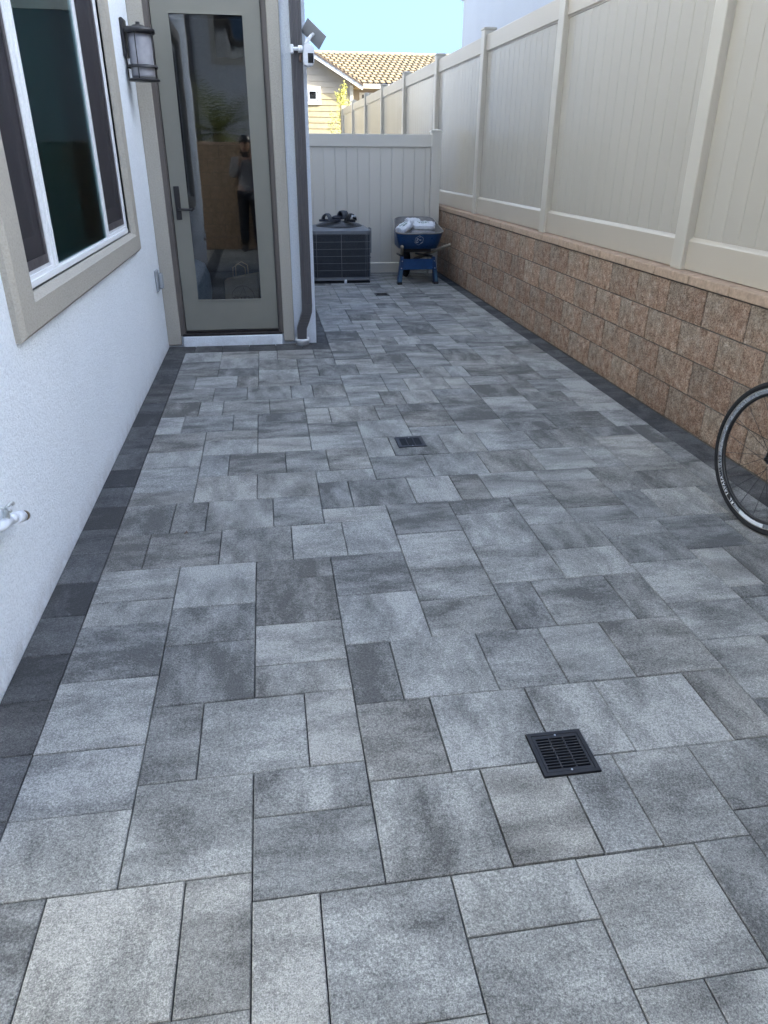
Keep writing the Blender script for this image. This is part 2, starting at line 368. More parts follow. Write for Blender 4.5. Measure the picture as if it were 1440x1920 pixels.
# ------------------------------------------------------------------ patio paving
U = .1524; OX, OY = .184, -.3315
PAV = """-5,6,1,2 -4,6,2,2 -2,6,1,2 -5,4,2,2 -3,4,2,2 -1,5.5,1,2 0,5.5,2,2 2,6.5,2,1 2,4.5,2,2 4,5.5,2,2 6,5.5,1,2 4,3.5,1,2 5,3.5,2,2 7,6,2,2
-1,3.5,2,2 1,3.5,1,2
-5,8,2,1.5 -3,8,2,2 -1,7.5,2,1.5 -1,9,2,1 1,7.5,2,2 3,7.5,1.5,2 4.5,7.5,1,2 5.5,7.5,1.5,2 7,8,2,1.5
-5,9.5,2,1.5 -5,11,2,2 -3,10,1,2 -2,10,2,2 0,10,1,2 1,9.5,1.5,2 2.5,9.5,2,2 4.5,9.5,1.5,2 6,9.5,2,2 8,9.5,1,2 9,10.5,1.5,2 9,8.5,2,2
-3,12,2,2 -1,12,2,1 -1,13,2,1.5 -3,14,2,1.5 -3,15.5,2,2 -1,14.5,2,2 -1,16.5,2,1 1,11.5,1,2 2,11.5,2,2 4,11.5,1.5,2 5.5,11.5,1.5,2 7,11.5,2,2 9,12.5,2,1.5 11,14.5,1,2 12,14.5,2,2 11,16.5,2,2
9,14,2,2 9,16,2,1.5 9,17.5,2,1 1,13.5,2,2 1,15.5,2,2 3,13.5,2,1.5 3,15,2,1.5 3,16.5,2,2 3,18.5,2,2 5,13.5,1,2 6,13.5,2,2 8,13.5,1,2 5,15.5,2,2 7,15.5,2,1.5 7,17,2,1.5 5,17.5,2,2 5,19.5,2,1 7,18.5,1.5,2 8.5,18.5,2,1
-5,13,2,2 -5,15,2,1 -5,16,2,1.5 -5,17.5,1,2 -4,17.5,2,2 -2,17.5,2,2 0,17.5,1.5,2 1.5,17.5,1.5,2
-5,19.5,1.5,2 -3.5,19.5,1,2 -2.5,19.5,2,2 -0.5,19.5,1.5,2 1,19.5,2,1 1,20.5,1,2 2,20.5,2,2 4,20.5,1.5,2 5.5,20.5,1,2 6.5,20.5,2,2 8.5,19.5,2,2 8.5,21.5,2,1 10.5,18.5,1,2 11.5,18.5,2,2 13.5,18.5,1.4,2 10.5,20.5,1.5,2 12,20.5,2,1.5 14,20.5,.9,2
-5,21.5,2,1 -5,22.5,2,2 -5,24.5,2,1.5 -5,26,2,2 -3,21.5,2,2 -3,23.5,1,2 -2,23.5,2,2 0,23.5,1.5,2 1.5,23.5,1.5,2 -1,21.5,2,2 1,22.5,2,1 -3,25.5,2,1.5 -3,27,2,1 -1,25.5,2,1.5 -1,27,2,2 -1,29,2,1
1,25.5,2,1.5 1,27,2,1.5 1,28.5,1,2 2,28.5,2,2 4,28.5,1,2 3,26.5,2,2 3,24.5,1,2 4,24.5,2,2 6,24.5,1.5,2 7.5,24.5,2,2 9.5,24.5,1,2 10.5,24.5,1.5,2 5,26.5,2,1 5,27.5,2,2 5,29.5,2,1 7,26.5,2,1.5 7,28,2,2 7,30,2,1.5 7,31.5,2,1 9,26.5,2,1 9,27.5,2,1.5 9,29,2,2 9,31,2,2 9,33,2,1.5
5,32.5,1,2 6,32.5,2,2 8,32.5,1,2 3,32.5,2,1 3,33.5,2,2 5,34.5,2,1 7,34.5,1.5,2 8.5,34.5,1,2 9.5,34.5,2,2 11.5,34.5,1.5,2 11,31.5,1,2 11,33.5,2,1 12,31.5,1.5,2 13.5,31.5,1.4,2 11,30,2,1.5 11,28.5,2,1.5 13,29.5,1.9,2 13,28.5,1.9,1 11,26.5,1,2 12,26.5,1.5,2 13.5,26.5,1.4,2 12,25.5,2,1 12,24,2,1.5 12,22,2,2 14,24.5,.9,2 14,22.5,.9,2 9,22.5,2,2 11,22.5,1,2
3,22.5,2,2 5,22.5,2,2 7,22.5,2,2 -5,28,1,2 -4,28,2,2 -2,28,1,2 -5,30,1.5,2 -3.5,30,1,2 -2.5,30,2,2 -0.5,30,1.5,2 1,30.5,2,1.5 1.5,32,1.5,2 0.5,32,1,2 -1.5,32,2,2 -3,32,1.5,2 -5,32,2,2
3,30.5,1.5,2 4.5,30.5,1,2 5.5,30.5,1.5,2
-5,34,1,2 -4,34,2,2 -2,34,1,2 -1,34,2,1 -1,35,2,2 -1,37,2,2 -5,36,2,1.5 -5,37.5,2,1.5 -5,39,2,2 -3,36,2,1.5 -3,37.5,2,2 -3,39.5,2,1.5 1,34,2,1.5 1,35.5,1,2 2,35.5,2,2 4,35.5,2,2 6,35.5,1,2 1,37.5,2,1.5 -1,39,1,2 0,39,2,2 2,39,1,2
3,37.5,2,1 3,38.5,2,2 3,40.5,2,2 3,42.5,2,1 3,43.5,2,2 5,37.5,2,2 5,39.5,1,2 6,39.5,2,2 8,39.5,1,2 7,36.5,2,2 7,38.5,2,1 9,36.5,2,1 9,37.5,2,1.5 9,39,2,1 9,40,2,1.5 11,36.5,2,2 11,38.5,2,2 11,40.5,2,1 13,36.5,1.9,2 13,38.5,1.9,2 13,33.5,1.9,1.5 13,35,1.9,1.5
5,41.5,2,2 5,43.5,1,2 6,43.5,2,2 6.5,45.5,1.5,2 7,41.5,1.5,2 8.5,41.5,2,2 10.5,41.5,1.5,2 12,41.5,2,2 14,41.5,.9,2 8,43.5,2,1 8,44.5,2,2 8,46.5,2,1.5 8,48,2,1.5 3,45.5,1,2 4,45.5,1.5,2 5.5,45.5,1,2 3,47.5,2,1.5 3,49,2,1.5 3,50.5,2,2 5,50.5,2,2 5,48.5,2,2 5,47.5,2,1 7,47.5,1,2 7,49.5,2,2 7,51.5,2,1 3,52.5,1,2 4,52.5,1.5,2 5.5,52.5,2,2 7.5,52.5,1.5,2 3,54.5,2,2 3,56.5,2,1.5 5,54.5,2,1.5 5,56,2,1"""
rects = [tuple(map(float, t.split(','))) for t in PAV.split()]
YB, YT, NW = -4.0, 70.0, 40
NR = int((YT-YB)*2); grid = [[False]*NW for _ in range(NR)]
def fill(r):
    x, y, w, h = r
    for j in range(round((y-YB)*2), round((y+h-YB)*2)):
        for i in range(round((x+5)*2), math.ceil((x+w+5)*2-.01)):
            if 0 <= j < NR and 0 <= i < NW: grid[j][i] = True
for r in rects: fill(r)
for j in range(NR):
    for i in range(NW):
        if YB + j/2 >= 41 and i < 16: grid[j][i] = True
rg = random.Random(11)
for j in range(NR):
    for i in range(NW):
        if grid[j][i]: continue
        opts = [(4,4),(4,4),(4,2),(2,4),(3,4),(4,3),(4,3)]; rg.shuffle(opts); opts += [(3,3),(2,2),(3,2),(2,3),(4,1),(1,4),(2,1),(1,2),(1,1)]
        for (w, h) in opts:
            if i+w <= NW and j+h <= NR and all(not grid[j+b][i+a] for a in range(w) for b in range(h)):
                # avoid leaving slivers at right edge
                if 0 < NW-(i+w) < 2 and w > 2: continue
                rr = (-5+i/2, YB+j/2, w/2, h/2); rects.append(rr); fill(rr); break
def clipr(r):
    x, y, w, h = r
    if x+w > 14.9: w = 14.9-x
    return (x, y, w, h)
rects = [clipr(r) for r in rects]
rects = [r for r in rects if r[2] > .2]

patio = empty('patio_paving', I4, kind='structure', label='grey mottled concrete paver patio running between the house and the block wall')
g = NB(); box(g, -7, -.896, -1.4, 1.19, -.29, -.004); obj('side_yard_slab', g, simple('yard_slab', (.34,.33,.31), .9, var=.12, nscale=4), kind='structure')
bed = NB(); box(bed, -.895, 2.50, -1.4, 10.75, -.10, -.0135)
obj('joint_sand', bed, M_SAND, patio, kind='stuff')
def paver_bm(x0, y0, w, h, g=.0017, b=.0028):
    bm = NB(); x1 = x0+w-g; y1 = y0+h-g; x0 += g; y0 += g
    lv = [(-.045, 0), (-b*.9, 0), (0, b)]
    rings = []
    for z, i in lv: rings.append([bm.verts.new(p) for p in ((x0+i,y0+i,z),(x1-i,y0+i,z),(x1-i,y1-i,z),(x0+i,y1-i,z))])
    for A, B in zip(rings[:-1], rings[1:]):
        for k in range(4): bm.faces.new((A[k], A[(k+1)%4], B[(k+1)%4], B[k]))
    bm.faces.new(rings[-1]); return bm
GR = [(.732, 1.420), (.757, 3.885), (1.327, 8.82)]
GS = .083
pav_cache = {}
pv = []
for (x, y, w, h) in rects:
    X, Y = (x+OX)*U, (y+OY)*U
    pv.append((X, Y, w*U, h*U))
def showing(p):
    X, Y, w, h = p
    return (Y+h > .80 and Y < 10.4)
near = sorted([p for p in pv if showing(p)], key=lambda p: math.hypot(p[0]+p[2]/2, p[1]+p[3]/2)/math.sqrt(p[2]*p[3]))
first, rest = near[:296], near[296:] + [p for p in pv if not showing(p)]
def overl(p, c, s): return p[0] < c[0]+s and p[0]+p[2] > c[0]-s and p[1] < c[1]+s and p[1]+p[3] > c[1]-s
def paver_cut(p, c, s):
    """rectangle minus a square hole, as one mesh"""
    bm = NB(); x0, y0, w, h = p; g = .0028; X0, X1, Y0, Y1 = g, w-g, g, h-g
    hx0, hx1, hy0, hy1 = c[0]-s-x0, c[0]+s-x0, c[1]-s-y0, c[1]+s-y0
    holed(bm, 'Z', X0, X1, Y0, Y1, -.045, 0, [(max(hx0, X0-1), min(hx1, X1+1), max(hy0, Y0-1), min(hy1, Y1+1))]); return bm
rp = random.Random(5)
for p in first:
    cut = [c for c in GR if overl(p, c, GS)]
    tilt = (Matrix.Rotation(rp.uniform(-1,1)*.0016, 4, 'X') @ Matrix.Rotation(rp.uniform(-1,1)*.0016, 4, 'Y') @ Matrix.Rotation(rp.uniform(-1,1)*.0022, 4, 'Z'))
    cx_, cy_ = p[2]/2, p[3]/2
    if cut:
        me = mesh_of(paver_cut(p, cut[0], GS), 'paver_cut', M_PAVER); Mw = Matrix.Translation((p[0], p[1], 0))
    else:
        k = (round(p[2], 3), round(p[3], 3))
        if k not in pav_cache:
            pav_cache[k] = mesh_of(paver_bm(-p[2]/2, -p[3]/2, p[2], p[3]), 'paver', M_PAVER)
        me = pav_cache[k]; Mw = Matrix.Translation((p[0]+cx_, p[1]+cy_, rp.uniform(-.0018, .0008))) @ tilt
    obj('paver', me, None, patio, Mw)
fb = NB()
for p in rest:
    if any(overl(p, c, GS) for c in GR): b2 = paver_cut(p, [c for c in GR if overl(p, c, GS)][0], GS); bmesh.ops.translate(b2, verts=b2.verts, vec=(p[0], p[1], 0))
    else: b2 = paver_bm(p[0], p[1], p[2], p[3])
    m3 = bpy.data.meshes.new('x'); b2.to_mesh(m3); b2.free(); fb.from_mesh(m3); bpy.data.meshes.remove(m3)
obj('small_far_pavers', fb, M_PAVER, patio, kind='stuff')

def border_run(name, cells, label):
    e = empty(name, I4, kind='structure', label=label)
    cache = {}
    for (x, y, w, h) in cells:
        k = (round(w, 3), round(h, 3))
        if k not in cache: cache[k] = mesh_of(paver_bm(-w/2, -h/2, w, h), 'border_paver', M_BORDER)
        tl = Matrix.Rotation(rp.uniform(-1,1)*.002, 4, 'X') @ Matrix.Rotation(rp.uniform(-1,1)*.002, 4, 'Y')
        obj('border_paver', cache[k], None, e, Matrix.Translation((x+w/2, y+h/2, rp.uniform(-.001,.0005))) @ tl)
xl = (-5+OX)*U
border_run('left_border_course', [(-.893, (9.53+1.5*k+OY)*U, xl+.893, 1.5*U) for k in range(-8, 21)], 'charcoal border pavers along the foot of the white stucco wall')
xr0, xr1 = (14.9+OX)*U, 2.475
border_run('right_border_course', [(xr0, (9.1+1.5*k+OY)*U, xr1-xr0, 1.5*U) for k in range(-8, 41)], 'charcoal border pavers along the foot of the brown block wall')
yb0 = (41.0+OY)*U
border_run('door_border_course', [(-.893+.2286*k, yb0, .2286, .242) for k in range(-0, 5)] + [(.25, yb0, (3+OX)*U-.25, .242)], 'charcoal border pavers below the door sill')
border_run('corner_border_course', [(.386, (42.59+1.5*k+OY)*U, (3+OX)*U-.386, 1.5*U) for k in range(0, 18)], 'charcoal border pavers past the house corner')

# ------------------------------------------------------------------ drain grates
M_GRATE = simple('drain_plastic', (.013,.013,.015), .5, var=.25, nscale=40)
M_PIT = simple('drain_pit', (.004,.004,.004), .9)
M_SCREW = simple('steel_screw', (.55,.55,.55), .3, .9)
def grate(loc, label):
    t = empty('drain_grate', T(*loc), label=label, cat='drain grate', group='square drains set in the patio')
    Mw = T(*loc); s = .080
    b = NB(); holed(b, 'Z', -s, s, -s, s, -.02, .0045, [(-s+.011, s-.011, -s+.011, s-.011)]); obj('frame', b, M_GRATE, t, Mw)
    hs = []
    for i in range(3):
        for j in range(11):
            x = -.0605 + i*.0415; y = -.0575 + j*.0106
            hs.append((x, x+.038, y, y+.0068))
    b = NB(); holed(b, 'Z', -s+.0125, s-.0125, -s+.0125, s-.0125, -.008, .0035, hs); obj('grille', b, M_GRATE, t, Mw)
    b = NB(); box(b, -s+.004, s-.004, -s+.004, s-.004, -.10, -.095); obj('sump', b, M_PIT, t, Mw)
    for yy in (-.0655, .0655):
        obj('screw', lathe(NB(), [(.0028, 0), (.0028, .0012)], (0.002, yy, .0035), 10), M_SCREW, t, Mw)
    return t
grate((*GR[0], 0), 'nearest square black slotted drain grate in the foreground pavers')
grate((*GR[1], 0), 'middle black drain grate in the centre of the patio')
grate((*GR[2], 0), 'farthest small black drain grate in front of the wheelbarrow')

# ------------------------------------------------------------------ own house
house = empty('stucco_house', T(-.9, 6.5, 0), label='white stucco house with beige trim on the left of the patio', cat='house')
HT = 5.5
WX = -.895; DY = 6.475; CX = .384
WY0, WY1, WZ0, WZ1 = 2.90, 5.30, 1.03, 2.62        # window opening
w = NB(); holed(w, 'X', 1.2, DY+.15, -.3, HT, WX-.16, WX, [(WY0, WY1, WZ0, WZ1)])
obj('side_wall', w, M_STUCCO, house)
w = NB(); holed(w, 'Y', WX, CX, -.3, HT, DY, DY+.16, [(-.785, .100, .085, 2.60)])
obj('door_wall', w, M_STUCCO, house)
w = NB(); box(w, CX-.16, CX, DY+.16, 22, -.3, HT); obj('far_side_wall', w, M_STUCCO, house)
w = NB(); box(w, -8.8, CX-.16, 21.8, 22, -.3, HT); box(w, -9, -8.8, 1.2, 22, -.3, HT); box(w, -8.8, WX-.16, 1.2, 1.36, -.3, HT); obj('outer_wall', w, M_STUCCO, house)
w = NB(); box(w, -3.2, -3.0, -9, 1.199, -.3, HT); obj('added_bounce_wall', w, M_STUCCO, house); w = NB(); box(w, -9.1, -2.9, -9.1, 1.099, HT, HT+.2); obj('added_bounce_roof', w, M_JAMB, house)  # unseen wall and roof, added to bounce warm sunlight onto the foreground
w = NB(); box(w, -9.1, CX+.08, DY-.10, 22.1, HT, HT+.2); box(w, -9.1, WX+.15, 1.1, DY-.10, HT, HT+.2); obj('roof', w, simple('roof_membrane', (.2,.19,.18), .9), house)
# interior
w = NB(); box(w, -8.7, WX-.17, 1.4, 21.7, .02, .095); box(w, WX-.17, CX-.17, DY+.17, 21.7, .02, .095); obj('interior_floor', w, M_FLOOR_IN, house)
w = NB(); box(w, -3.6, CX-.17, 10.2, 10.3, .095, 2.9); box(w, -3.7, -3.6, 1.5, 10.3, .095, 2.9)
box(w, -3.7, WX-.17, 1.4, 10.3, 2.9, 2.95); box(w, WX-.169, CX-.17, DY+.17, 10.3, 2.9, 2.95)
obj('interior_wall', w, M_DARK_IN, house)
for (x, y0, y1) in ((-1.06, 2.95, 5.9),):
    cb = NB(); n = 150; pa = []; pb = []
    for k in range(n+1):
        y = y0+(y1-y0)*k/n; xx = x + .022*math.sin(k*.75)+.012*math.sin(k*.31)
        pa.append(cb.verts.new((xx, y, .12))); pb.append(cb.verts.new((xx, y, 2.8)))
    for k in range(n): cb.faces.new((pa[k], pa[k+1], pb[k+1], pb[k]))
    obj('curtain', cb, M_CURTAIN, house, smooth=True)
# wall trims around the window (mitred bands with a sloped outer edge)
def band(pts_out, pts_in, x0, x1, inset):
    """closed picture-frame moulding in the plane x; outer/inner rectangles (y0,y1,z0,z1)"""
    b = NB()
    def rect(r, x): y0,y1,z0,z1 = r; return [b.verts.new(p) for p in ((x,y0,z0),(x,y1,z0),(x,y1,z1),(x,y0,z1))]
    y0,y1,z0,z1 = pts_out; o2 = (y0+inset, y1-inset, z0+inset, z1-inset)
    yi0,yi1,zi0,zi1 = pts_in; i2 = (yi0-inset, yi1+inset, zi0-inset*1.2, zi1+inset)
    L = [rect(pts_out, x0), rect(pts_out, x0+(x1-x0)*.55), rect(o2, x1), rect(i2, x1), rect(pts_in, x0+(x1-x0)*.3), rect(pts_in, x0-.04)]
    for A, B in zip(L[:-1], L[1:]):
        for k in range(4): b.faces.new((A[k], A[(k+1)%4], B[(k+1)%4], B[k]))
    return b
obj('window_trim', band((2.70, 5.46, .90, 2.78), (2.90, 5.30, 1.03, 2.62), WX-.001, WX+.038, .018), M_TRIM, house)
# window
fx0, fx1 = WX-.045, WX-.012
f = NB(); holed(f, 'X', WY0, WY1, WZ0, WZ1, fx0, fx1, [(2.955, 3.385, 1.075, 2.56), (3.485, 4.625, 1.065, 2.56), (4.685, 5.255, 1.075, 2.56)])
win = obj('window', f, M_WHITE, house)
b = NB()
for (ya, yb, za) in ((2.955, 3.385, 1.075), (4.695, 5.255, 1.075)):
    obj('track', holed(NB(), 'X', ya, yb, za, 2.56, fx0+.004, fx1-.006, [(ya+.012, yb-.012, za+.014, 2.545)]), M_FRAME_SHADE, win)
pass
b = NB(); box(b, fx1, fx1+.004, 3.45, 3.475, 1.066, 2.56); box(b, fx1, fx1+.004, 3.395, 3.42, 1.066, 2.56); box(b, fx1, fx1+.006, 2.92, 5.28, 1.035, 1.058); obj('rib', b, M_WHITE, win)
for (ya, yb, za, zb) in ((2.967, 3.373, 1.089, 2.545), (4.707, 5.243, 1.089, 2.545)):
    m1 = NB(); holed(m1, 'X', ya, yb, za, zb, fx0+.018, fx0+.026, [(ya+.03, yb-.03, za+.035, zb-.03)])
    obj('screen_frame', m1, M_BLACK if False else simple('bronze_screen_frame', (.07,.062,.066), .5, var=.1), win)
    obj('screen', bx(fx0+.020, fx0+.022, ya+.03, yb-.03, za+.035, zb-.03), M_SCREEN, win)
    obj('pane', bx(fx0+.004, fx0+.007, ya, yb, za, zb), M_GLASS_WIN, win)
    sa = NB(); holed(sa, 'X', ya, yb, za, zb, fx0+.001, fx0+.012, [(ya+.075, yb-.075, za+.11, zb-.1)]); obj('sash', sa, simple('sash_behind_screen', (.50,.50,.52), .5), win)
obj('pane', bx(fx0+.024, fx0+.027, 3.485, 4.64, 1.065, 2.56), M_GLASS_WIN, win)
# door trims
b = NB(); box(b, WX, -.783, DY-.034, DY, .012, 2.75, .006); box(b, .098, .192, DY-.034, DY, .022, 2.75, .006); box(b, -.783, .098, DY-.034, DY, 2.60, 2.75, .006)
obj('door_trim', b, M_TRIM, house)
b = NB(); box(b, -.766, .085, DY-.050, DY+.02, -.02, .084, .006); obj('door_sill', b, M_STUCCO, house)
b = NB(); holed(b, 'Y', -.783, .098, .086, 2.60, DY-.022, DY+.05, [(-.752, .072, .086, 2.572)])
holed(b, 'Y', -.752, .072, .086, 2.572, DY-.006, DY+.05, [(-.740, .060, .086, 2.560)])
obj('door_frame', b, M_JAMB, house)
door = empty('door', T(-.735, DY+.02, .13), house)
b = NB(); holed(b, 'Y', -.734, .055, .128, 2.555, DY+.008, DY+.050, [(-.613, -.072, .380, 2.425)])
obj('slab', b, M_DOOR, door)
b = NB(); holed(b, 'Y', -.620, -.065, .373, 2.432, DY+.002, DY+.0095, [(-.607, -.078, .386, 2.419)]); obj('glazing_bead', b, M_DOOR, door)
obj('door_glass', bx(-.272, .272, -.002, .002, .380, 2.425), M_GLASS_DOOR, door, T(-.3425, DY+.022, 0, .001))
b = NB(); box(b, -.710, -.668, DY-.004, DY+.009, 1.020, 1.270, .003); tube(b, [(-.690, DY-.003, 1.10), (-.690, DY-.045, 1.10)], .011, n=12); tube(b, [(-.692, DY-.045, 1.10), (-.60, DY-.046, 1.098), (-.572, DY-.040, 1.098)], .0095, n=10)
obj('handle', b, M_BLACK, door)
b = NB(); box(b, -.766, .083, DY-.040, DY+.012, .0845, .104, .004); box(b, -.738, .058, DY-.010, DY+.05, .104, .126); obj('threshold', b, M_THRESH, door)

# items seen through the door glass
def wavy(z): return z
bag = empty('shopping_bag', T(-.26, 7.16, .095, -.12), label='brown paper shopping bag with round printed logo standing behind the door glass', cat='paper bag')
Mb = T(-.26, 7.16, .095, -.12)
M_KRAFT = simple('kraft_paper', (.40,.31,.20), .85, var=.12, nscale=9, bump=.3, bscale=30, bdist=.004)
b = NB(); box(b, -.15, .15, -.085, .085, 0, .38)
for v in b.verts:
    if v.co.z > .3: v.co.z += .03*math.sin(v.co.x*9); v.co.x += .006
obj('sack', b, M_KRAFT, bag, Mb)
for sgn in (-1, 1):
    b = NB(); tube(b, [(-.06, .083*sgn, .37), (-.055, .083*sgn, .47), (0, .083*sgn, .50), (.055, .083*sgn, .47), (.06, .083*sgn, .37)], .004, n=6); obj('handle', b, M_KRAFT, bag, Mb)
M_PRINT = simple('dark_red_print', (.09,.030,.024), .8)
b = NB(); Mf = Matrix.Translation((0.02, -.0865, .20)) @ Matrix.Rotation(R(90), 4, 'X')
add_text(b, 'TRADER', .052, Mf @ Matrix.Translation((0, -.022, 0)), bold=.0012); add_text(b, "JOE'S", .052, Mf @ Matrix.Translation((0, -.066, 0)), bold=.0012)
pts = [(.02+.105*math.cos(2*math.pi*k/40), -.0865, .20+.105*math.sin(2*math.pi*k/40)) for k in range(40)]; tube(b, pts, .0016, n=5, closed=True)
tube(b, [(.03, -.0865, .285), (.05, -.0865, .215), (-.02, -.0865, .205), (.03, -.0865, .285)], .0013, n=4)
tube(b, [(-.06, -.0865, .215), (0, -.0865, .20), (.08, -.0865, .212)], .0016, n=4)
obj('printed_logo', b, M_PRINT, bag, Mb)
pf = NB(); lathe(pf, [(.20,0),(.25,.06),(.27,.2),(.26,.36),(.22,.46),(.10,.52),(.01,.53)], (-.83, 7.45, .095), 40)
for v in pf.verts:
    a = math.atan2(v.co.y-7.45, v.co.x+.83); k = 1+.03*math.sin(a*20+v.co.z*30)
    v.co.x = -.83+(v.co.x+.83)*k; v.co.y = 7.45+(v.co.y-7.45)*k
obj('floor_cushion', pf, simple('pale_blue_knit', (.42,.52,.58), .95, var=.2, nscale=25, bump=.8, bscale=60, bdist=.01), None, smooth=True, label='pale blue tufted cushion seen low behind the door glass', cat='cushion')

# ------------------------------------------------------------------ wall fixtures
lx, ly = -.782, 6.085
L = empty('wall_lantern', T(WX, ly, 2.2), label='black caged wall lantern with frosted glass beside the door', cat='wall lamp')
b = NB(); box(b, WX, WX+.028, ly-.062, ly+.062, 2.095, 2.325, .008); obj('back_plate', b, M_BLACK, L)
b = NB(); box(b, WX+.026, lx, ly-.012, ly+.012, 2.262, 2.282, .003); obj('arm', b, M_BLACK, L)
b = NB(); lathe(b, [(.015,.045),(.015,.03),(.04,.026),(.045,.016),(.100,.008),(.108,0),(.108,-.022),(.098,-.022)], (lx, ly, 2.262), 40); obj('cap', b, M_BLACK, L)
b = NB(); lathe(b, [(.078,0),(.080,.02),(.080,.22),(.076,.262)], (lx, ly, 1.975), 40); obj('glass_shade', b, M_FROST, L)
b = NB(); lathe(b, [(.104,0),(.104,.016),(.084,.016),(.084,0)], (lx, ly, 2.035), 40, caps=False); obj('cage_ring', b, M_BLACK, L)
b = NB(); lathe(b, [(.03,-.004),(.108,0),(.108,.012),(.08,.016)], (lx, ly, 1.957), 40); obj('base_ring', b, M_BLACK, L)
for k in range(5):
    a = R(-100+72*k); px, py = lx+.100*math.cos(a), ly+.100*math.sin(a)
    obj('cage_bar', tb([(px,py,1.96),(px,py,2.25)], .0035, n=8), M_BLACK, L)

ob = empty('outlet_box', T(WX, 6.2, .6), label='grey weatherproof outlet box low on the white wall beside the door', cat='outlet box')
b = NB(); box(b, WX, WX+.022, 6.13, 6.225, .510, .675, .006); obj('back_box', b, M_GREY_BOX, ob)
b = NB(); box(b, WX+.022, WX+.058, 6.145, 6.212, .530, .650, .014, seg=3); obj('cover', b, M_GREY_BOX, ob)

hb = empty('hose_bib', T(WX, 2.025, .5), label='white painted hose tap on the stucco wall at the left', cat='tap')
M_HOSE = simple('painted_tap', (.70,.74,.80), .45, var=.08, nscale=60, bump=.3, bscale=90, bdist=.002)
b = NB(); lathe(b, [(.030,0),(.030,.006),(.016,.012)], (WX, 2.020, .505), 20, axis='X'); tube(b, [(WX+.005, 2.020, .505),(WX+.045, 2.025, .505),(WX+.062, 2.055, .503),(WX+.064, 2.115, .495)], [.013,.013,.015,.016], n=14)
tube(b, [(WX+.064, 2.110, .497),(WX+.064, 2.160, .478)], [.016,.013], n=14); tube(b, [(WX+.064, 2.157, .480),(WX+.064, 2.213, .459)], .019, n=16); tube(b, [(WX+.064, 2.211, .459),(WX+.064, 2.227, .453)], .0145, n=16)
obj('body', b, M_HOSE, hb)
b = NB(); tube(b, [(WX+.064, 2.226, .4535),(WX+.064, 2.242, .4475)], .0165, n=16); obj('washer', b, M_BRASS, hb)
b = NB(); tube(b, [(WX+.064, 2.095, .505),(WX+.066, 2.103, .540)], .010, n=10)
for k in range(3):
    a = R(20+120*k); tube(b, [(WX+.066, 2.103, .540),(WX+.066+.022*math.sin(a), 2.103+.024*math.cos(a), .546),(WX+.066+.032*math.sin(a), 2.103+.034*math.cos(a), .540)], [.006,.005,.007], n=8)
obj('handle', b, simple('tap_handle', (.50,.53,.53), .4, .3, var=.3, nscale=80), hb)

dsp = empty('downspout', T(.31, 6.43, 0), label='dark brown rectangular downspout at the house corner running into a white pipe socket', cat='downspout')
def fluted(z0, z1, x0, x1, y0, y1):
    n = 5; poly = [(x0, y0+.004)]
    for k in range(n):
        a = x0+(x1-x0)*(k+.08)/n; c = x0+(x1-x0)*(k+.92)/n
        poly += [(a, y0 if k % 2 == 0 else y0+.005), (c, y0 if k % 2 == 0 else y0+.005)]
    poly += [(x1, y0+.004), (x1, y1), (x0, y1)]
    return poly
b = NB(); prism(b, fluted(0,0,.266,.352,6.372,6.442), 'Z', .34, HT-.1); obj('pipe', b, M_SPOUT, dsp)
b = NB(); secs = [(.266,.352,.345),(.262,.348,.28),(.240,.326,.21),(.216,.298,.14),(.213,.293,.045)]
prev = None
for (xa, xb, z) in secs:
    r_ = [b.verts.new(p) for p in ((xa,6.368,z),(xb,6.368,z),(xb,6.440,z),(xa,6.440,z))]
    if prev:
        for k in range(4): b.faces.new((prev[k], prev[(k+1)%4], r_[(k+1)%4], r_[k]))
    else: b.faces.new(r_)
    prev = r_
b.faces.new(prev)
for k in range(5):
    z = .165+.022*k; xo = .216+.32*(z-.14); box(b, xo-.001, xo+.084, 6.364, 6.368, z, z+.008)
obj('elbow', b, M_SPOUT, dsp)
for z in (2.9, 5.2): obj('strap', bx(.250, .368, 6.366, 6.372, z, z+.03), M_SPOUT, dsp)
b = NB(); lathe(b, [(.048,-.012),(.057,-.012),(.057,.028),(.061,.030),(.061,.052),(.050,.052),(.050,.01)], (.257, 6.404, 0), 32, caps=False); obj('pipe_socket', b, M_PVC, dsp)

sc = empty('security_camera', T(.30, 6.36, 2.2), label='white battery security camera with small solar panel strapped to the downspout', cat='camera')
b = NB(); prism(b, [(.350+0, 2.110),(.366,2.092),(.410,2.090),(.432,2.108),(.436,2.200),(.420,2.228),(.384,2.240),(.356,2.222)], 'Y', 6.300, 6.385)
bmesh.ops.bevel(b, geom=[e for e in b.edges], offset=.008, segments=2, affect='EDGES'); obj('body', b, M_WHITE_PL, sc, smooth=False)
obj('lens_panel', bx(.386, .427, 6.2965, 6.301, 2.112, 2.174), M_LENS, sc)
b = NB(); box(b, .258, .284, 6.335, 6.369, 2.172, 2.232, .006); tube(b, [(.28, 6.345, 2.203),(.335, 6.345, 2.203)], .013, n=12); lathe(b, [(.024,0),(.024,.032)], (.318, 6.345, 2.203), 20, axis='X'); tube(b, [(.345,6.345,2.2),(.362,6.345,2.195)], .012, n=10)
obj('mount', b, M_WHITE_PL, sc)
b = NB(); tube(b, [(.372, 6.35, 2.232),(.392, 6.36, 2.262),(.418, 6.372, 2.290)], [.014,.012,.012], n=12); lathe(b, [(.018,-.012),(.018,.012)], (.392, 6.36, 2.262), 16, axis='Y')
obj('panel_arm', b, M_WHITE_PL, sc)
A_, B_, C_, D_ = Vector((.396,6.36,2.399)), Vector((.530,6.36,2.287)), Vector((.481,6.44,2.212)), Vector((.348,6.44,2.326))
nn = (B_-A_).cross(D_-A_).normalized()
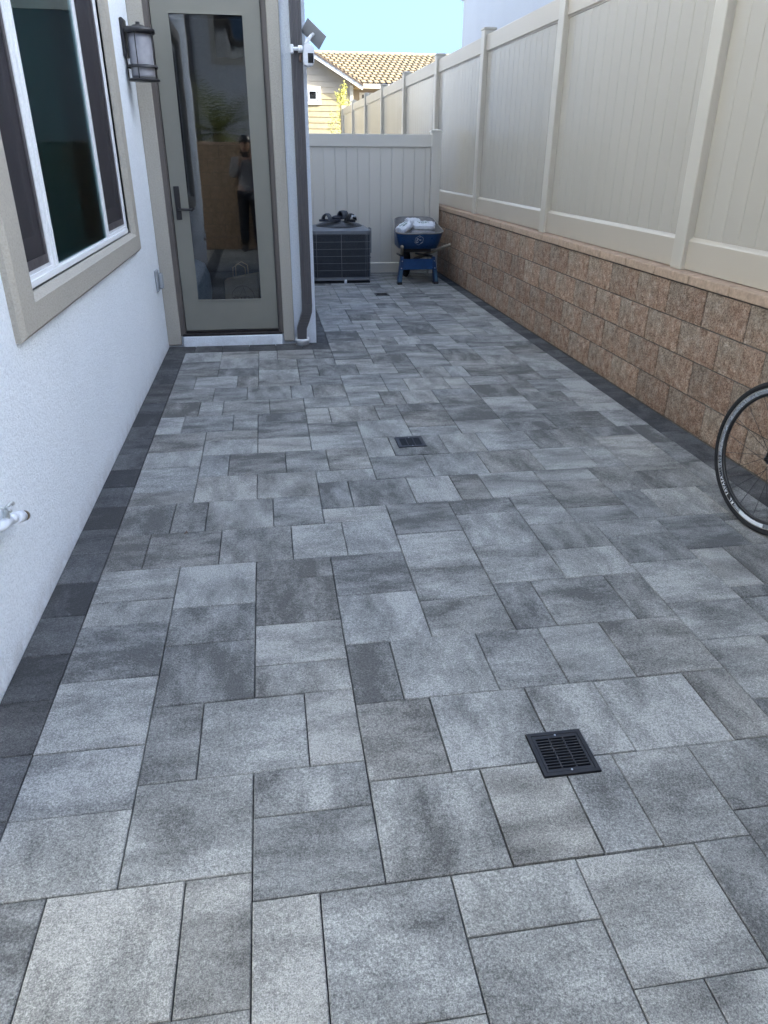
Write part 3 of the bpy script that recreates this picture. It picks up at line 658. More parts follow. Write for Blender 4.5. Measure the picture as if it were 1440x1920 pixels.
b = NB(); q = [b.verts.new(p) for p in (A_,B_,C_,D_)]; q2 = [b.verts.new(p+nn*.007*(1 if nn.y > 0 else -1)) for p in (A_,B_,C_,D_)]
b.faces.new(q); b.faces.new(q2[::-1]); [b.faces.new((q[k], q2[k], q2[(k+1)%4], q[(k+1)%4])) for k in range(4)]
obj('solar_panel', b, M_PANEL_BACK, sc)
b = NB(); ct = (A_+B_+C_+D_)/4; uu = (B_-A_).normalized(); ss = -(1 if nn.y > 0 else -1)
tube(b, [ct+uu*-.035+nn*ss*.004+Vector((0,0,.014)), ct+uu*.035+nn*ss*.004+Vector((0,0,.014))], .0035, n=6); tube(b, [Vector((.415,6.372,2.288)), ct+nn*ss*.004], .012, n=12)
obj('bracket', b, M_WHITE_PL, sc)
b = NB(); tube(b, [(.345,6.40,2.185),(.338,6.36,2.165),(.330,6.35,2.145),(.336,6.36,2.125)], .009, n=10); obj('cable_connector', b, simple('rusty_connector', (.20,.13,.10), .6), sc)

# ------------------------------------------------------------------ retaining wall + side fence (share a slightly skewed frame)
MW = T(2.4874, 0, 0, .0088)
def split_block(seed, w=.3970, h=.1948, d=.19, amp=.011):
    b = NB(); nx, nz = 14, 7; vs = {}
    for i in range(nx+1):
        for j in range(nz+1):
            y = w*i/nx; z = h*j/nz
            ed = min(i, nx-i, (j), (nz-j))
            n_ = noise.noise(Vector((y*11+seed*7.7, z*11, seed*3.1))) + .6*noise.noise(Vector((y*30, z*30+seed, 5.0)))
            dx = (-.006 - amp*n_*.9) if ed > 0 else (-.001 - .003*n_)
            if ed == 1: dx = -.004 - amp*n_*.7
            vs[i, j] = b.verts.new((dx, y, z))
    for i in range(nx):
        for j in range(nz): b.faces.new((vs[i,j], vs[i,j+1], vs[i+1,j+1], vs[i+1,j]))
    back = {}
    per = [(i,0) for i in range(nx)] + [(nx,j) for j in range(nz)] + [(i,nz) for i in range(nx,0,-1)] + [(0,j) for j in range(nz,0,-1)]
    bb = [b.verts.new((d, vs[k].co.y, vs[k].co.z)) for k in per]
    for k in range(len(per)):
        b.faces.new((vs[per[k]], vs[per[(k+1)%len(per)]], bb[(k+1)%len(per)], bb[k]))
    return mesh_of(b, 'block', M_BLOCK)
BM = [split_block(i*1.37+.2) for i in range(8)]
CM = []
for i in range(3):
    CM.append(mesh_of(bx(-.014, .262, 0, .398, 0, .052, .004), 'cap_stone', M_CAPSTONE))
rw = empty('retaining_wall', MW, label='brown split face block retaining wall with smooth tan caps under the side fence', cat='block wall')
rb = random.Random(3)
for c in range(4):
    z = .8225-.2032*(c+1)+.0022
    y = (3.89 if c % 2 == 0 else 3.69) - .4064*11
    while y < 10.9:
        obj('block', rb.choice(BM), None, rw, MW @ Matrix.Translation((rb.uniform(-.002,.002), y+.0047, z+.0006)))
        y += .4064
obj('mortar', bx(.004, .185, -.78, 10.95, -.1, .826), M_MORTAR, rw, MW)
y = 3.68-.4064*11
while y < 10.9:
    obj('cap_stone', rb.choice(CM), None, rw, MW @ Matrix.Translation((rb.uniform(-.001,.001), y+.0025, .8265))); y += .4064
obj('cap_joint', bx(-.006, .255, -.78, 10.9, .8262, .872), M_MORTAR, rw, MW)
obj('far_wall', bx(0, .19, 10.96, 24.0, -.3, .875), M_MORTAR, rw, MW)

sf = empty('side_fence', MW, label='tall glossy beige vinyl privacy fence standing on the block wall', cat='fence')
PX0, PX1 = .052, .179
posts = [-2.75, -.40, 1.99, 4.37, 6.745, 9.05, 11.35, 13.80, 16.2, 18.6, 21.0, 23.4]
def postmesh(): return mesh_of(bx(PX0, PX1, -.0635, .0635, 0, 1.842, .006, seg=2), 'post', M_VINYL_POST)
def capmesh():
    b = NB(); box(b, PX0-.007, PX1+.007, -.0705, .0705, 0, .020, .003)
    cxp = (PX0+PX1)/2; v = [b.verts.new(p) for p in ((PX0-.005,-.0685,.0205),(PX1+.005,-.0685,.0205),(PX1+.005,.0685,.0205),(PX0-.005,.0685,.0205))]; t_ = b.verts.new((cxp,0,.034))
    for k in range(4): b.faces.new((v[k], v[(k+1)%4], t_))
    b.faces.new(v[::-1]); return mesh_of(b, 'post_cap', M_VINYL_POST)
pm, cm_ = postmesh(), capmesh()
bc = {}
for i, y in enumerate(posts):
    obj('post', pm, None, sf, MW @ Matrix.Translation((0, y, .878)))
    obj('post_cap', cm_, None, sf, MW @ Matrix.Translation((0, y, 2.72)))
    if i == len(posts)-1: break
    ya, yb = y+.0635, posts[i+1]-.0635
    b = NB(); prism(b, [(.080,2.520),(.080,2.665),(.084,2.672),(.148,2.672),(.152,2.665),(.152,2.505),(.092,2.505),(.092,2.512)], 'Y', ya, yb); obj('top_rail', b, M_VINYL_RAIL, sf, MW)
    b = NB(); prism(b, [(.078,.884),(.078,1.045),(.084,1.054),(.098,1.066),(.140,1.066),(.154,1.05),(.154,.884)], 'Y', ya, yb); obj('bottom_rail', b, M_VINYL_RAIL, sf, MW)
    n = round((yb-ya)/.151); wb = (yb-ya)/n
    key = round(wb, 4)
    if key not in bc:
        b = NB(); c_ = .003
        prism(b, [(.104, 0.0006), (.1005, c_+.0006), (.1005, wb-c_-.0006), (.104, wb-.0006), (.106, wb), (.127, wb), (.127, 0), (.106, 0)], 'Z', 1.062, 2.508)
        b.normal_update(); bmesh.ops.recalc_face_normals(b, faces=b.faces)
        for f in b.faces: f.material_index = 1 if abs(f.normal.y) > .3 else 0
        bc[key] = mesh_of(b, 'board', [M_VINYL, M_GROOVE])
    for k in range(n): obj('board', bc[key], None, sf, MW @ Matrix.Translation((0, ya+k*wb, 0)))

# rear cross fence
rf = empty('rear_fence', T(1.3, 10.55, 0), label='low grey beige vinyl fence panel across the end of the patio', cat='fence')
def capAt(cx, cy, z):
    b = NB(); s = .0705; box(b, cx-s, cx+s, cy-s, cy+s, z, z+.020, .003)
    v = [b.verts.new(p) for p in ((cx-s+.002,cy-s+.002,z+.0205),(cx+s-.002,cy-s+.002,z+.0205),(cx+s-.002,cy+s-.002,z+.0205),(cx-s+.002,cy+s-.002,z+.0205))]; t_ = b.verts.new((cx,cy,z+.036))
    for k in range(4): b.faces.new((v[k], v[(k+1)%4], t_))
    b.faces.new(v[::-1]); return b
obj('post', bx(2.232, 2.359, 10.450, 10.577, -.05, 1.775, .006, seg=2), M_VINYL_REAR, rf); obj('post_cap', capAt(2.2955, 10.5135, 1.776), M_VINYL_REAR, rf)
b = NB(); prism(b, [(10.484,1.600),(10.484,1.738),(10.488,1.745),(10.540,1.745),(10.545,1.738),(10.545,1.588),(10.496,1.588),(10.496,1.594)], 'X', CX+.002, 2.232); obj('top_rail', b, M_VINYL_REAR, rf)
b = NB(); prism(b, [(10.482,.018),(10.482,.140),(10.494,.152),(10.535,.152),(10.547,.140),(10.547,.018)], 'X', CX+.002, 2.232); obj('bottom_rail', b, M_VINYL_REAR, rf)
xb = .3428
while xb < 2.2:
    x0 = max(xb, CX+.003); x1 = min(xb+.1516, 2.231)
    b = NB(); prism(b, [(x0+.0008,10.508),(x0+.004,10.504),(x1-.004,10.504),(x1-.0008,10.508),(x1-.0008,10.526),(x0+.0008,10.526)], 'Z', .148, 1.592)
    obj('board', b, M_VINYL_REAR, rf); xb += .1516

# ------------------------------------------------------------------ block wall behind the photographer, palm and house (seen mirrored in the door)
bw = empty('rear_block_wall', T(.8, -.62, 0), label='tan split face block wall across the near end of the patio', cat='block wall')
M_TANBLOCK = simple('tan_split_block', (.31,.215,.14), .95, var=.4, nscale=18, bump=.8, bscale=60, bdist=.008, rnd=True)
BT = []
for q_ in BM[:3]:
    q2_ = q_.copy(); q2_.materials.clear(); q2_.materials.append(M_TANBLOCK); BT.append(q2_)
RB = Matrix.Rotation(R(90), 4, 'Z')
for c in range(8):
    x = -4.94 + (0 if c % 2 == 0 else -.2032)
    while x < 2.35:
        x0 = x
        if x0 < -2.99: pass
        else: obj('block', rb.choice(BT), None, bw, Matrix.Translation((x0, -.62, .0035+.2032*c)) @ Matrix.Rotation(R(-90), 4, 'Z'))
        x += .4064
obj('mortar', bx(-2.99, 2.48, -.80, -.626, -.1, 1.628), M_MORTAR, bw)
for k in range(13): obj('cap_stone', bx(-2.914+.4064*k, -2.914+.4064*k+.402, -.83, -.60, 1.629, 1.68, .004), M_CAPSTONE, bw)

M_PALM = simple('palm_leaf', (.16,.18,.055), .5, var=.35, nscale=6)
M_TRUNK = simple('palm_trunk', (.16,.12,.08), .95, var=.3, nscale=20, bump=.8, bscale=50, bdist=.01)
pt = empty('palm_tree', T(-.75, -2.6, 0), label='bushy palm tree behind the near block wall', cat='palm tree')
obj('trunk', tb([(-.75,-2.6,-.3),(-.73,-2.6,.8),(-.75,-2.58,1.85)], [.13,.11,.10], n=14), M_TRUNK, pt)
rpm = random.Random(2); b = NB()
for k in range(90):
    az = rpm.uniform(0, 2*math.pi); el = rpm.uniform(-.3, 1.3); Ln = rpm.uniform(.7, 1.15)
    d = Vector((math.cos(az)*math.cos(el), math.sin(az)*math.cos(el), math.sin(el))); p = Vector((-.75,-2.58,1.85)); sidev = d.cross(Vector((0,0,1))).normalized()
    for s_ in range(14):
        d = (d + Vector((0,0,-.055))).normalized(); p2 = p + d*Ln/14
        wL = .26*math.sin(math.pi*(s_+1.5)/16)
        for sg in (-1, 1):
            e_ = p + sidev*sg*wL + d*wL*.55 + Vector((0,0,-.25*wL)); q0 = b.verts.new(p); q1 = b.verts.new(p+d*.014); q2_ = b.verts.new(e_)
            b.faces.new((q0, q1, q2_))
        p = p2
obj('crown', b, M_PALM, pt)

sh = empty('street_house', T(0, -9, 0), label='white two storey house behind the photographer', cat='house')
w = NB(); holed(w, 'Y', -9, 8, -.3, 5.4, -8.2, -8.0, [(-.95, .35, 3.55, 4.5)]); obj('wall', w, M_STUCCO_FAR, sh)
wf = NB(); holed(wf, 'Y', -1.05, .45, 3.45, 4.6, -8.02, -7.96, [(-.9, .3, 3.6, 4.45)]); wfo = obj('window', wf, M_TRIM, sh); obj('pane', bx(-.93, .33, -8.12, -8.10, 3.56, 4.49), M_GLASS_FAR, wfo)
obj('eave', bx(-9.4, 8.4, -8.6, -7.1, 5.4, 5.6), M_JAMB, sh)
obj('roof', prism(NB(), [(-7.0,5.6),(-11,7.4),(-15,5.6)], 'X', -9.4, 8.4), simple('dark_roof', (.12,.10,.09), .9), sh)
obj('downpipe', bx(-1.55, -1.45, -7.99, -7.9, 0, 5.4), M_SPOUT, sh)
obj('side_wall', bx(-9, 8, -15, -14.8, -.3, 5.4), M_STUCCO_FAR, sh)

# ------------------------------------------------------------------ neighbour house on the right
nh = empty('neighbour_house', T(4.5, 10, .7), label='pale bluish white neighbouring house rising behind the side fence', cat='house')
obj('wall', bx(4.5, 13, -.9, 18.27, .2, 6.25), M_STUCCO_FAR, nh)
obj('ledge', bx(4.455, 4.499, -.9, 18.31, 4.47, 4.58), simple('grey_fascia', (.35,.35,.36), .6), nh)
obj('roof', prism(NB(), [(4.46,6.255),(4.46,6.35),(8.8,7.2),(13.1,6.35),(13.1,6.255)], 'Y', -1.0, 18.37), simple('grey_roof', (.17,.165,.16), .9, var=.2), nh)

# ------------------------------------------------------------------ tan house beyond the rear fence
M_SIDE_UP = simple('siding_shade_tone', (.40,.345,.27), .75, var=.06, nscale=3)  # greyer siding tone, stands in for shade on the upper gable
M_SIDE_LO = simple('siding_sunlit_tone', (.38,.315,.195), .8, var=.14, nscale=9)  # same siding, yellowed to paint in sunlight on the lower boards
M_ROOFTILE = simple('clay_roof_tile', (.34,.27,.165), .85, var=.14, nscale=5)
M_RAKE = simple('dark_rake_tile', (.12,.085,.065), .9, var=.2)
th = empty('tan_house', T(2, 27, 0), label='tan sided house with orange tiled roof beyond the rear fence', cat='house')
GY = 26.0
def rake_z(x): return 3.40 + (3.21-x)*.555
b = NB(); prism(b, [(-3.0,-.3),(2.93,-.3),(2.93,rake_z(2.93)-.06),(.6,rake_z(.6)-.06),(-3.0,rake_z(.6)-2.0)], 'Y', GY, 30); obj('wall', b, M_SIDE_UP, th)
zs = [-.2+.165*k for k in range(20)] + [3.10+.0*0]
zl = sorted([.15+.165*k for k in range(19)])
zz = .12
while zz < 4.6:
    up_ = zz > 3.15  # boards above take the painted shade tone, those below the sunlit one
    hgt = .160
    xr = 2.93
    if zz+hgt > rake_z(2.93)-.06: xr = 3.21-(zz+hgt+.06-3.40)/.555
    if xr < -1: break
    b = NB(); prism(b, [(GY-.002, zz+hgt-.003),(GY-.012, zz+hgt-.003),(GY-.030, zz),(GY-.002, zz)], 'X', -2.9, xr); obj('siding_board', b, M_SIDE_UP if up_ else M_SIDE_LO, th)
    zz += hgt+.003
obj('corner_board', bx(2.86, 2.97, GY-.045, GY-.031, -.2, 3.44), simple('cream_trim', (.66,.60,.48), .7), th)
# rake fascia and rake tiles
def along(x0, x1, dz0, dz1, y0, y1):
    return prism(NB(), [(x0, rake_z(x0)+dz0),(x1, rake_z(x1)+dz0),(x1, rake_z(x1)+dz1),(x0, rake_z(x0)+dz1)], 'Y', y0, y1)
obj('fascia', along(.6, 3.235, -.085, .035, GY-.30, GY-.26), simple('white_fascia', (.78,.76,.72), .6), th)
obj('soffit', along(.6, 3.235, -.055, -.030, GY-.26, GY), simple('soffit_paint', (.60,.52,.40), .7), th)
for k in range(9):
    x0 = 3.27-.31*k; obj('rake_tile', along(x0-.30, x0, .037, .088, GY-.33, GY-.10), M_RAKE, th)
obj('roof', along(.6, 3.26, .036, .070, GY-.10, 30), M_ROOFTILE, th)
# main roof slope with barrel tiles
ey, ez, ry, rz_ = 27.0, 3.56, 31.0, 4.80
obj('main_wall', bx(2.98, 14, 27.6, 27.8, -.3, 3.52), M_SIDE_UP, th)
obj('gutter', bx(3.22, 14, 26.9, 27.02, 3.44, 3.565), simple('cream_gutter', (.74,.70,.60), .6), th)
obj('eave_soffit', bx(2.98, 14, 27.02, 27.6, 3.50, 3.52), M_SIDE_UP, th)
w = NB(); holed(w, 'Y', 3.36, 4.6, 2.6, 3.36, 27.55, 27.598, [(3.45, 4.5, 2.7, 3.30)]); mw_ = obj('window', w, simple('white_window_frame', (.8,.8,.78), .5), th); obj('pane', bx(3.45, 4.5, 27.575, 27.58, 2.7, 3.30), M_LENS, mw_); obj('muntin', bx(3.84, 3.90, 27.545, 27.56, 2.7, 3.30), M_WHITE, mw_)
w = NB(); holed(w, 'Y', 1.44, 1.95, 2.90, 3.40, GY-.075, GY-.032, [(1.53, 1.86, 2.99, 3.31)]); mw_ = obj('window', w, simple('cream_window_frame', (.78,.72,.60), .5), th)
obj('pane', bx(1.53, 1.86, GY-.050, GY-.045, 2.99, 3.31), M_GLASS_FAR, mw_); obj('sash', holed(NB(), 'Y', 1.55, 1.84, 3.01, 3.30, GY-.066, GY-.052, [(1.59, 1.80, 3.05, 3.26)]), M_WHITE, mw_)
obj('roof_deck', prism(NB(), [(ey, ez-.02),(ry, rz_-.02),(ry, rz_-.1),(ey, ez-.1)], 'X', 1.0, 14), M_RAKE, th)
b = NB(); rt_ = random.Random(9); rows = 12; cw = .205
sl = math.hypot(ry-ey, rz_-ez); dy, dz = (ry-ey)/sl, (rz_-ez)/sl
nrm = Vector((0, -dz, dy))
for r_i in range(rows):
    s0 = sl*r_i/rows; s1 = s0 + sl/rows*1.10
    nx = int(13/cw)
    for c in range(nx):
        x = 1.0 + c*cw + (cw/2 if r_i % 2 else 0); h0 = .052+rt_.uniform(-.004,.004); h1 = .020
        vs0, vs1 = [], []
        for k in range(6):
            a = math.pi*k/5; ox = -math.cos(a)*cw*.40; oh = math.sin(a)*.022
            vs0.append(b.verts.new(Vector((x+ox, ey+dy*s0, ez+dz*s0)) + nrm*(h0+oh))); vs1.append(b.verts.new(Vector((x+ox, ey+dy*s1, ez+dz*s1)) + nrm*(h1+oh)))
        for k in range(5): b.faces.new((vs0[k], vs0[k+1], vs1[k+1], vs1[k]))
        b.faces.new(vs0)
obj('roof_tiles', b, M_ROOFTILE, th, kind='stuff')
for k in range(24):
    x0 = 1.0+k*.54; obj('ridge_tile', prism(NB(), [(ry-.11, rz_+.02),(ry-.07,rz_+.075),(ry,rz_+.095),(ry+.07,rz_+.075),(ry+.11,rz_+.02)], 'X', x0, x0+.53), M_ROOFTILE, th)
obj('back_slope', prism(NB(), [(ry, rz_),(35, 3.5),(35,3.4),(ry, rz_-.1)], 'X', 1.0, 14), M_ROOFTILE, th)

# young tree and post by it
yt = empty('young_tree', T(2.42, 24.9, 0), label='slender young tree with yellow green leaves in front of the tan house', cat='tree')
rty = random.Random(4); tr = NB(); tube(tr, [(2.50,24.9,-.3),(2.49,24.9,1.2),(2.47,24.88,2.4),(2.44,24.9,3.3)], [.035,.028,.018,.006], n=8)
tips = []
for k in range(26):
    z = 1.5+1.7*k/26; a = rty.uniform(0, 6.28); l = (3.5-z)*.20+.07
    p0 = Vector((2.48, 24.9, z)); p1 = p0+Vector((math.cos(a)*l, math.sin(a)*l, l*1.3)); tube(tr, [p0, (p0+p1)/2+Vector((0,0,.02)), p1], [.009,.006,.003], n=5); tips += [p0.lerp(p1, t_) for t_ in (.35,.6,.8,1.0)]
obj('trunk', tr, simple('thin_bark', (.26,.20,.13), .9), yt)
lf = NB()
for p in tips:
    for q_ in range(13):
        c_ = p+Vector((rty.gauss(0,.045), rty.gauss(0,.045), rty.gauss(0,.06))); u_ = Vector((rty.gauss(0,1), rty.gauss(0,1), rty.gauss(0,1))).normalized(); w_ = u_.orthogonal().normalized(); s_ = rty.uniform(.014,.026)
        vs = [lf.verts.new(c_+u_*s_*1.5), lf.verts.new(c_+w_*s_*.7), lf.verts.new(c_-u_*s_*1.5), lf.verts.new(c_-w_*s_*.7)]; lf.faces.new(vs)
obj('crown', lf, simple('yellow_green_leaf', (.42,.40,.08), .55, var=.35, nscale=8), yt)
b = NB(); box(b, 2.385, 2.50, 24.05, 24.17, -.2, 2.56, .01); box(b, 2.375, 2.51, 24.04, 24.18, 2.561, 2.62, .01); obj('dark_post', b, M_RAKE, None, label='dark post at the far end of the side fence', cat='post')

# ------------------------------------------------------------------ air conditioner
AX0, AX1, AY0, AY1 = .568, 1.315, 9.69, 10.40
M_ACP = simple('ac_grey_paint', (.18,.19,.20), .45, var=.08)
M_FIN = simple('ac_fins', (.105,.118,.135), .5, .3, var=.2, nscale=20)
M_COIL = simple('ac_coil', (.008,.009,.012), .7)
ac = empty('air_conditioner', T((AX0+AX1)/2, 10.05, 0), label='square dark grey air conditioner condenser against the rear fence', cat='air conditioner')
def rrect(x0, x1, y0, y1, r, n=5):
    P = []
    for (cx, cy, a0) in ((x1-r,y0+r,-90),(x1-r,y1-r,0),(x0+r,y1-r,90),(x0+r,y0+r,180)):
        for k in range(n+1): a = R(a0+90*k/n); P.append((cx+r*math.cos(a), cy+r*math.sin(a)))
    return P
def rr(x0,x1,y0,y1,r,z0,z1): return prism(NB(), rrect(x0,x1,y0,y1,r), 'Z', z0, z1)
obj('pad', bx(AX0+.01, AX1-.01, AY0+.02, AY1, -.005, .020), M_COIL, ac)
obj('base_pan', rr(AX0, AX1, AY0, AY1, .07, .036, .068), M_ACP, ac)
obj('coil', rr(AX0+.012, AX1-.012, AY0+.012, AY1-.012, .065, .069, .602), M_COIL, ac)
b = NB(); P = rrect(AX0+.006, AX1-.006, AY0+.006, AY1-.006, .065, 8)
def perim(P, step):
    out = []; acc = 0
    for i in range(len(P)):
        a = Vector(P[i]); c = Vector(P[(i+1)%len(P)]); l = (c-a).length; 
        while acc < l: out.append(a.lerp(c, acc/l)); acc += step
        acc -= l
    return out
for p in perim(P, .0125): box(b, p.x-.0016, p.x+.0016, p.y-.0016, p.y+.0016, .07, .60)
obj('coil_fins', b, M_FIN, ac, kind='stuff')
P2 = rrect(AX0+.001, AX1-.001, AY0+.001, AY1-.001, .07, 6)
for k in range(7):
    z = .075+k*.0865; obj('guard_wire', tb([(x, y, z) for x, y in P2], .0024, n=6, closed=True), M_ACP, ac)
for (x, y) in ((.935, AY0+.000), (AX1-.05, AY0+.004), (AX0+.05, AY0+.004)): obj('guard_wire', tb([(x, y, .068), (x, y, .606)], .0026, n=6), M_ACP, ac)
obj('corner_post', bx(AX1-.012, AX1+.001, AY0+.07, AY0+.20, .069, .602), M_ACP, ac)
b = NB(); prevr = None
for (ins, z) in ((-.004,.602),(-.006,.640),(.02,.655),(.09,.672),(.10,.672)):
    rg_ = [b.verts.new((x, y, z)) for x, y in rrect(AX0+ins, AX1-ins, AY0+ins, AY1-ins, max(.02,.075-ins*.2), 5)]
    if prevr:
        for k in range(len(rg_)): b.faces.new((prevr[k], prevr[(k+1)%len(rg_)], rg_[(k+1)%len(rg_)], rg_[k]))
    else: b.faces.new(rg_)
    prevr = rg_
b.faces.new(prevr)
obj('top_cover', b, M_ACP, ac)
acx, acy = (AX0+AX1)/2, (AY0+AY1)/2
b = NB()
for r_ in [.05+.0155*k for k in range(17)]:
    z = .674+.058*(1-(r_/.31)**2); tube(b, [(acx+r_*math.cos(2*math.pi*k/36), acy+r_*math.sin(2*math.pi*k/36), z) for k in range(36)], .0022, n=4, closed=True)
for k in range(12):
    a = 2*math.pi*k/12+.2; tube(b, [(acx+r_*math.cos(a), acy+r_*math.sin(a), .676+.058*(1-(r_/.31)**2)) for r_ in (.03,.12,.2,.26,.305)], .0034, n=5)
lathe(b, [(.005,.735),(.055,.732),(.06,.728)], (acx, acy, 0), 20)
obj('fan_grille', b, M_ACP, ac)
obj('fan_well', lathe(NB(), [(.30,.6728),(.28,.6732)], (acx, acy, 0), 36), M_COIL, ac)
obj('service_panel', bx(AX1+.0015, AX1+.020, AY0+.10, AY0+.28, .36, .66, .004), M_ACP, ac)
obj('valve', tb([(AX1-.002, AY0+.16, .30),(AX1+.022, AY0+.16, .30)], .006, n=8), M_BLACK, ac)
obj('foot', bx(.966, .998, AY0-.012, AY0+.02, .000, .048, .003), M_WHITE_PL, ac)

# slide sandals on the condenser
def slide(x, y, z, rz, tilt, mat_s, mat_t, label, logo=False, turn=0.0):
    Mx = T(x, y, z, rz) @ Matrix.Rotation(tilt, 4, 'X')
    t = empty('slide_sandal', Mx, label=label, cat='sandal', group='slide sandals left on the condenser')
    pl = []
    for k in range(24):
        a = 2*math.pi*k/24; ww = .047*(1-.16*math.cos(a)); pl.append((math.cos(a)*.14, math.sin(a)*ww))
    b = NB(); prism(b, pl, 'Z', 0, .026); bmesh.ops.bevel(b, geom=list(b.edges), offset=.004, segments=1, affect='EDGES'); obj('sole', b, mat_s, t, Mx)
    b = NB(); n = 14; rows_ = []; ca, sa_ = math.cos(turn), math.sin(turn)
    def SP(xo, r_, k, up_=0.0):
        x, y = xo-.04, r_*math.cos(math.pi*k/n); return (.04+x*ca-y*sa_, x*sa_+y*ca, .014+up_+r_*1.45*math.sin(math.pi*k/n))
    for (xo, s_) in ((-.012, 1.0), (.04, 1.04), (.092, .94)):
        o_ = [b.verts.new(SP(xo, .056*s_, k)) for k in range(n+1)]
        i_ = [b.verts.new(SP(xo, .047*s_, k)) for k in range(n+1)]
        rows_.append((o_, i_))
    for (A, A2), (B, B2) in zip(rows_[:-1], rows_[1:]):
        for k in range(n): b.faces.new((A[k],A[k+1],B[k+1],B[k])); b.faces.new((A2[k],B2[k],B2[k+1],A2[k+1]))
    for (A, A2) in (rows_[0], rows_[-1]):
        for k in range(n): b.faces.new((A[k],A2[k],A2[k+1],A[k+1]))
    obj('strap', b, mat_t, t, Mx, smooth=True)
    if logo:
        b = NB()
        for sg in (-1, 1):
            tube(b, [(.098, sg*.004, .072),(.100, sg*.010, .078),(.099, sg*.024, .080)], .0050, n=6); tube(b, [(.098, sg*.004, .070),(.100, sg*.011, .062),(.101, sg*.024, .056)], .0050, n=6)
            tube(b, [(.100, sg*.023, .079),(.101, sg*.0235, .068),(.101, sg*.023, .057)], .0040, n=6)
        obj('logo', b, M_WHITE, t, Mx)
    return t
M_RUB = simple('navy_rubber', (.016,.020,.032), .6); M_GREYST = simple('grey_strap', (.070,.078,.088), .7, bump=.4, bscale=300); M_BLK = simple('black_strap', (.008,.008,.010), .45)
slide(.810, 9.86, .738, R(180), 0, M_RUB, M_GREYST, 'grey strapped slide sandal at the left end with its open heel showing', turn=R(62))
slide(.955, 9.98, .765, R(38), R(14), M_RUB, M_GREYST, 'grey strapped slide sandal lying tilted between the other two')
slide(1.070, 9.88, .736, R(-70), 0, M_BLK, M_BLK, 'black slide sandal with a white logo at the right end', logo=True)

# ------------------------------------------------------------------ wheelbarrow (faces the camera, handles towards it)
M_BLUE = simple('blue_paint', (.008,.052,.155), .32, var=.15, nscale=12)
M_BLUE2 = simple('blue_leg_paint', (.006,.036,.110), .35, var=.15, nscale=12)
M_LEGWORN = simple('worn_blue_leg', (.035,.090,.15), .5, var=.3, nscale=25)
M_TRAYIN = simple('dusty_tray', (.20,.19,.18), .8, var=.25, nscale=10)
M_WOODH = simple('weathered_handle', (.27,.23,.175), .85, var=.25, nscale=25)
M_TYRE = simple('rubber', (.008,.008,.009), .85, var=.3, nscale=50)
wb_ = empty('wheelbarrow', T(1.89, 9.7, 0), label='blue wheelbarrow holding bags, parked by the rear fence', cat='wheelbarrow')
# tray: rings from bottom to rim, (cx, cy, hx, hy, z-front/back)
def trayring(x0, x1, y0, y1, r, zb, zf, n=6):
    return [(x, y, zb+(zf-zb)*(y-y0)/(y1-y0)) for x, y in rrect(x0, x1, y0, y1, r, n)]
levels = [trayring(1.655,2.150,9.50,9.98,.09,.435,.455), trayring(1.620,2.178,9.44,10.12,.11,.515,.60), trayring(1.577,2.205,9.37,10.36,.15,.628,.748)]
for q_ in (1, 2): levels[q_] = [(1.89+(x-1.89)*(1-(.10*q_)*((y-9.37)/.99)) + .045*q_*((y-9.37)/.99), y, z) for x, y, z in levels[q_]]
def shell(levels, bottom=True):
    b = NB(); pr = None
    for L_ in levels:
        r_ = [b.verts.new(p) for p in L_]
        if pr:
            for k in range(len(r_)): b.faces.new((pr[k], pr[(k+1)%len(r_)], r_[(k+1)%len(r_)], r_[k]))
        elif bottom: b.faces.new(r_)
        pr = r_
    return b
obj('tray', shell(levels), M_BLUE, wb_, smooth=True)
def insetL(L_, d, dz):
    cx = sum(p[0] for p in L_)/len(L_); cy = sum(p[1] for p in L_)/len(L_)
    return [(p[0]+(cx-p[0])*d, p[1]+(cy-p[1])*d, p[2]+dz) for p in L_]
obj('tray_lining', shell([insetL(levels[0], .02, .006), insetL(levels[1], .015, .005), insetL(levels[2], .012, .001)]), M_TRAYIN, wb_, smooth=True)
obj('rim', tb(levels[2], .009, n=8, closed=True), M_TRAYIN, wb_)
# hexagon sticker on the rear face of the tray
b = NB(); yf = 9.43
def onface(x, z): return (x, 9.50-(z-.435)/(.628-.435)*.13-.012, z)
hexp = [onface(1.885+.058*math.cos(R(90+60*k)), .545+.058*math.sin(R(90+60*k))) for k in range(6)]
tube(b, hexp, .0016, n=4, closed=True)
obj('sticker', b, M_WHITE_PL, wb_)
b = NB(); 
for (xa, za, xb_, zb_) in ((1.85,.566,1.875,.566),(1.855,.560,1.878,.560),(1.888,.590,1.892,.578),(1.885,.553,1.912,.553),(1.890,.546,1.910,.546),(1.845,.532,1.862,.548),(1.862,.548,1.878,.530),(1.845,.520,1.878,.516),(1.848,.524,1.878,.522),(1.905,.508,1.93,.522)):
    tube(b, [onface(xa, za), onface(xb_, zb_)], .0022, n=4)
obj('sticker_print', b, M_WHITE_PL, wb_)
for (p0, p1) in (((1.80,10.15,.235),(1.632,9.20,.498)), ((1.98,10.15,.235),(2.240,9.22,.515))):
    b = NB(); p0, p1 = Vector(p0), Vector(p1); tube(b, [p0, p0.lerp(p1,.6), p0.lerp(p1,.8), p1-(p1-p0)*.01, p1], [.021,.021,.019,.018,.010], n=12); obj('handle', b, M_WOODH, wb_)
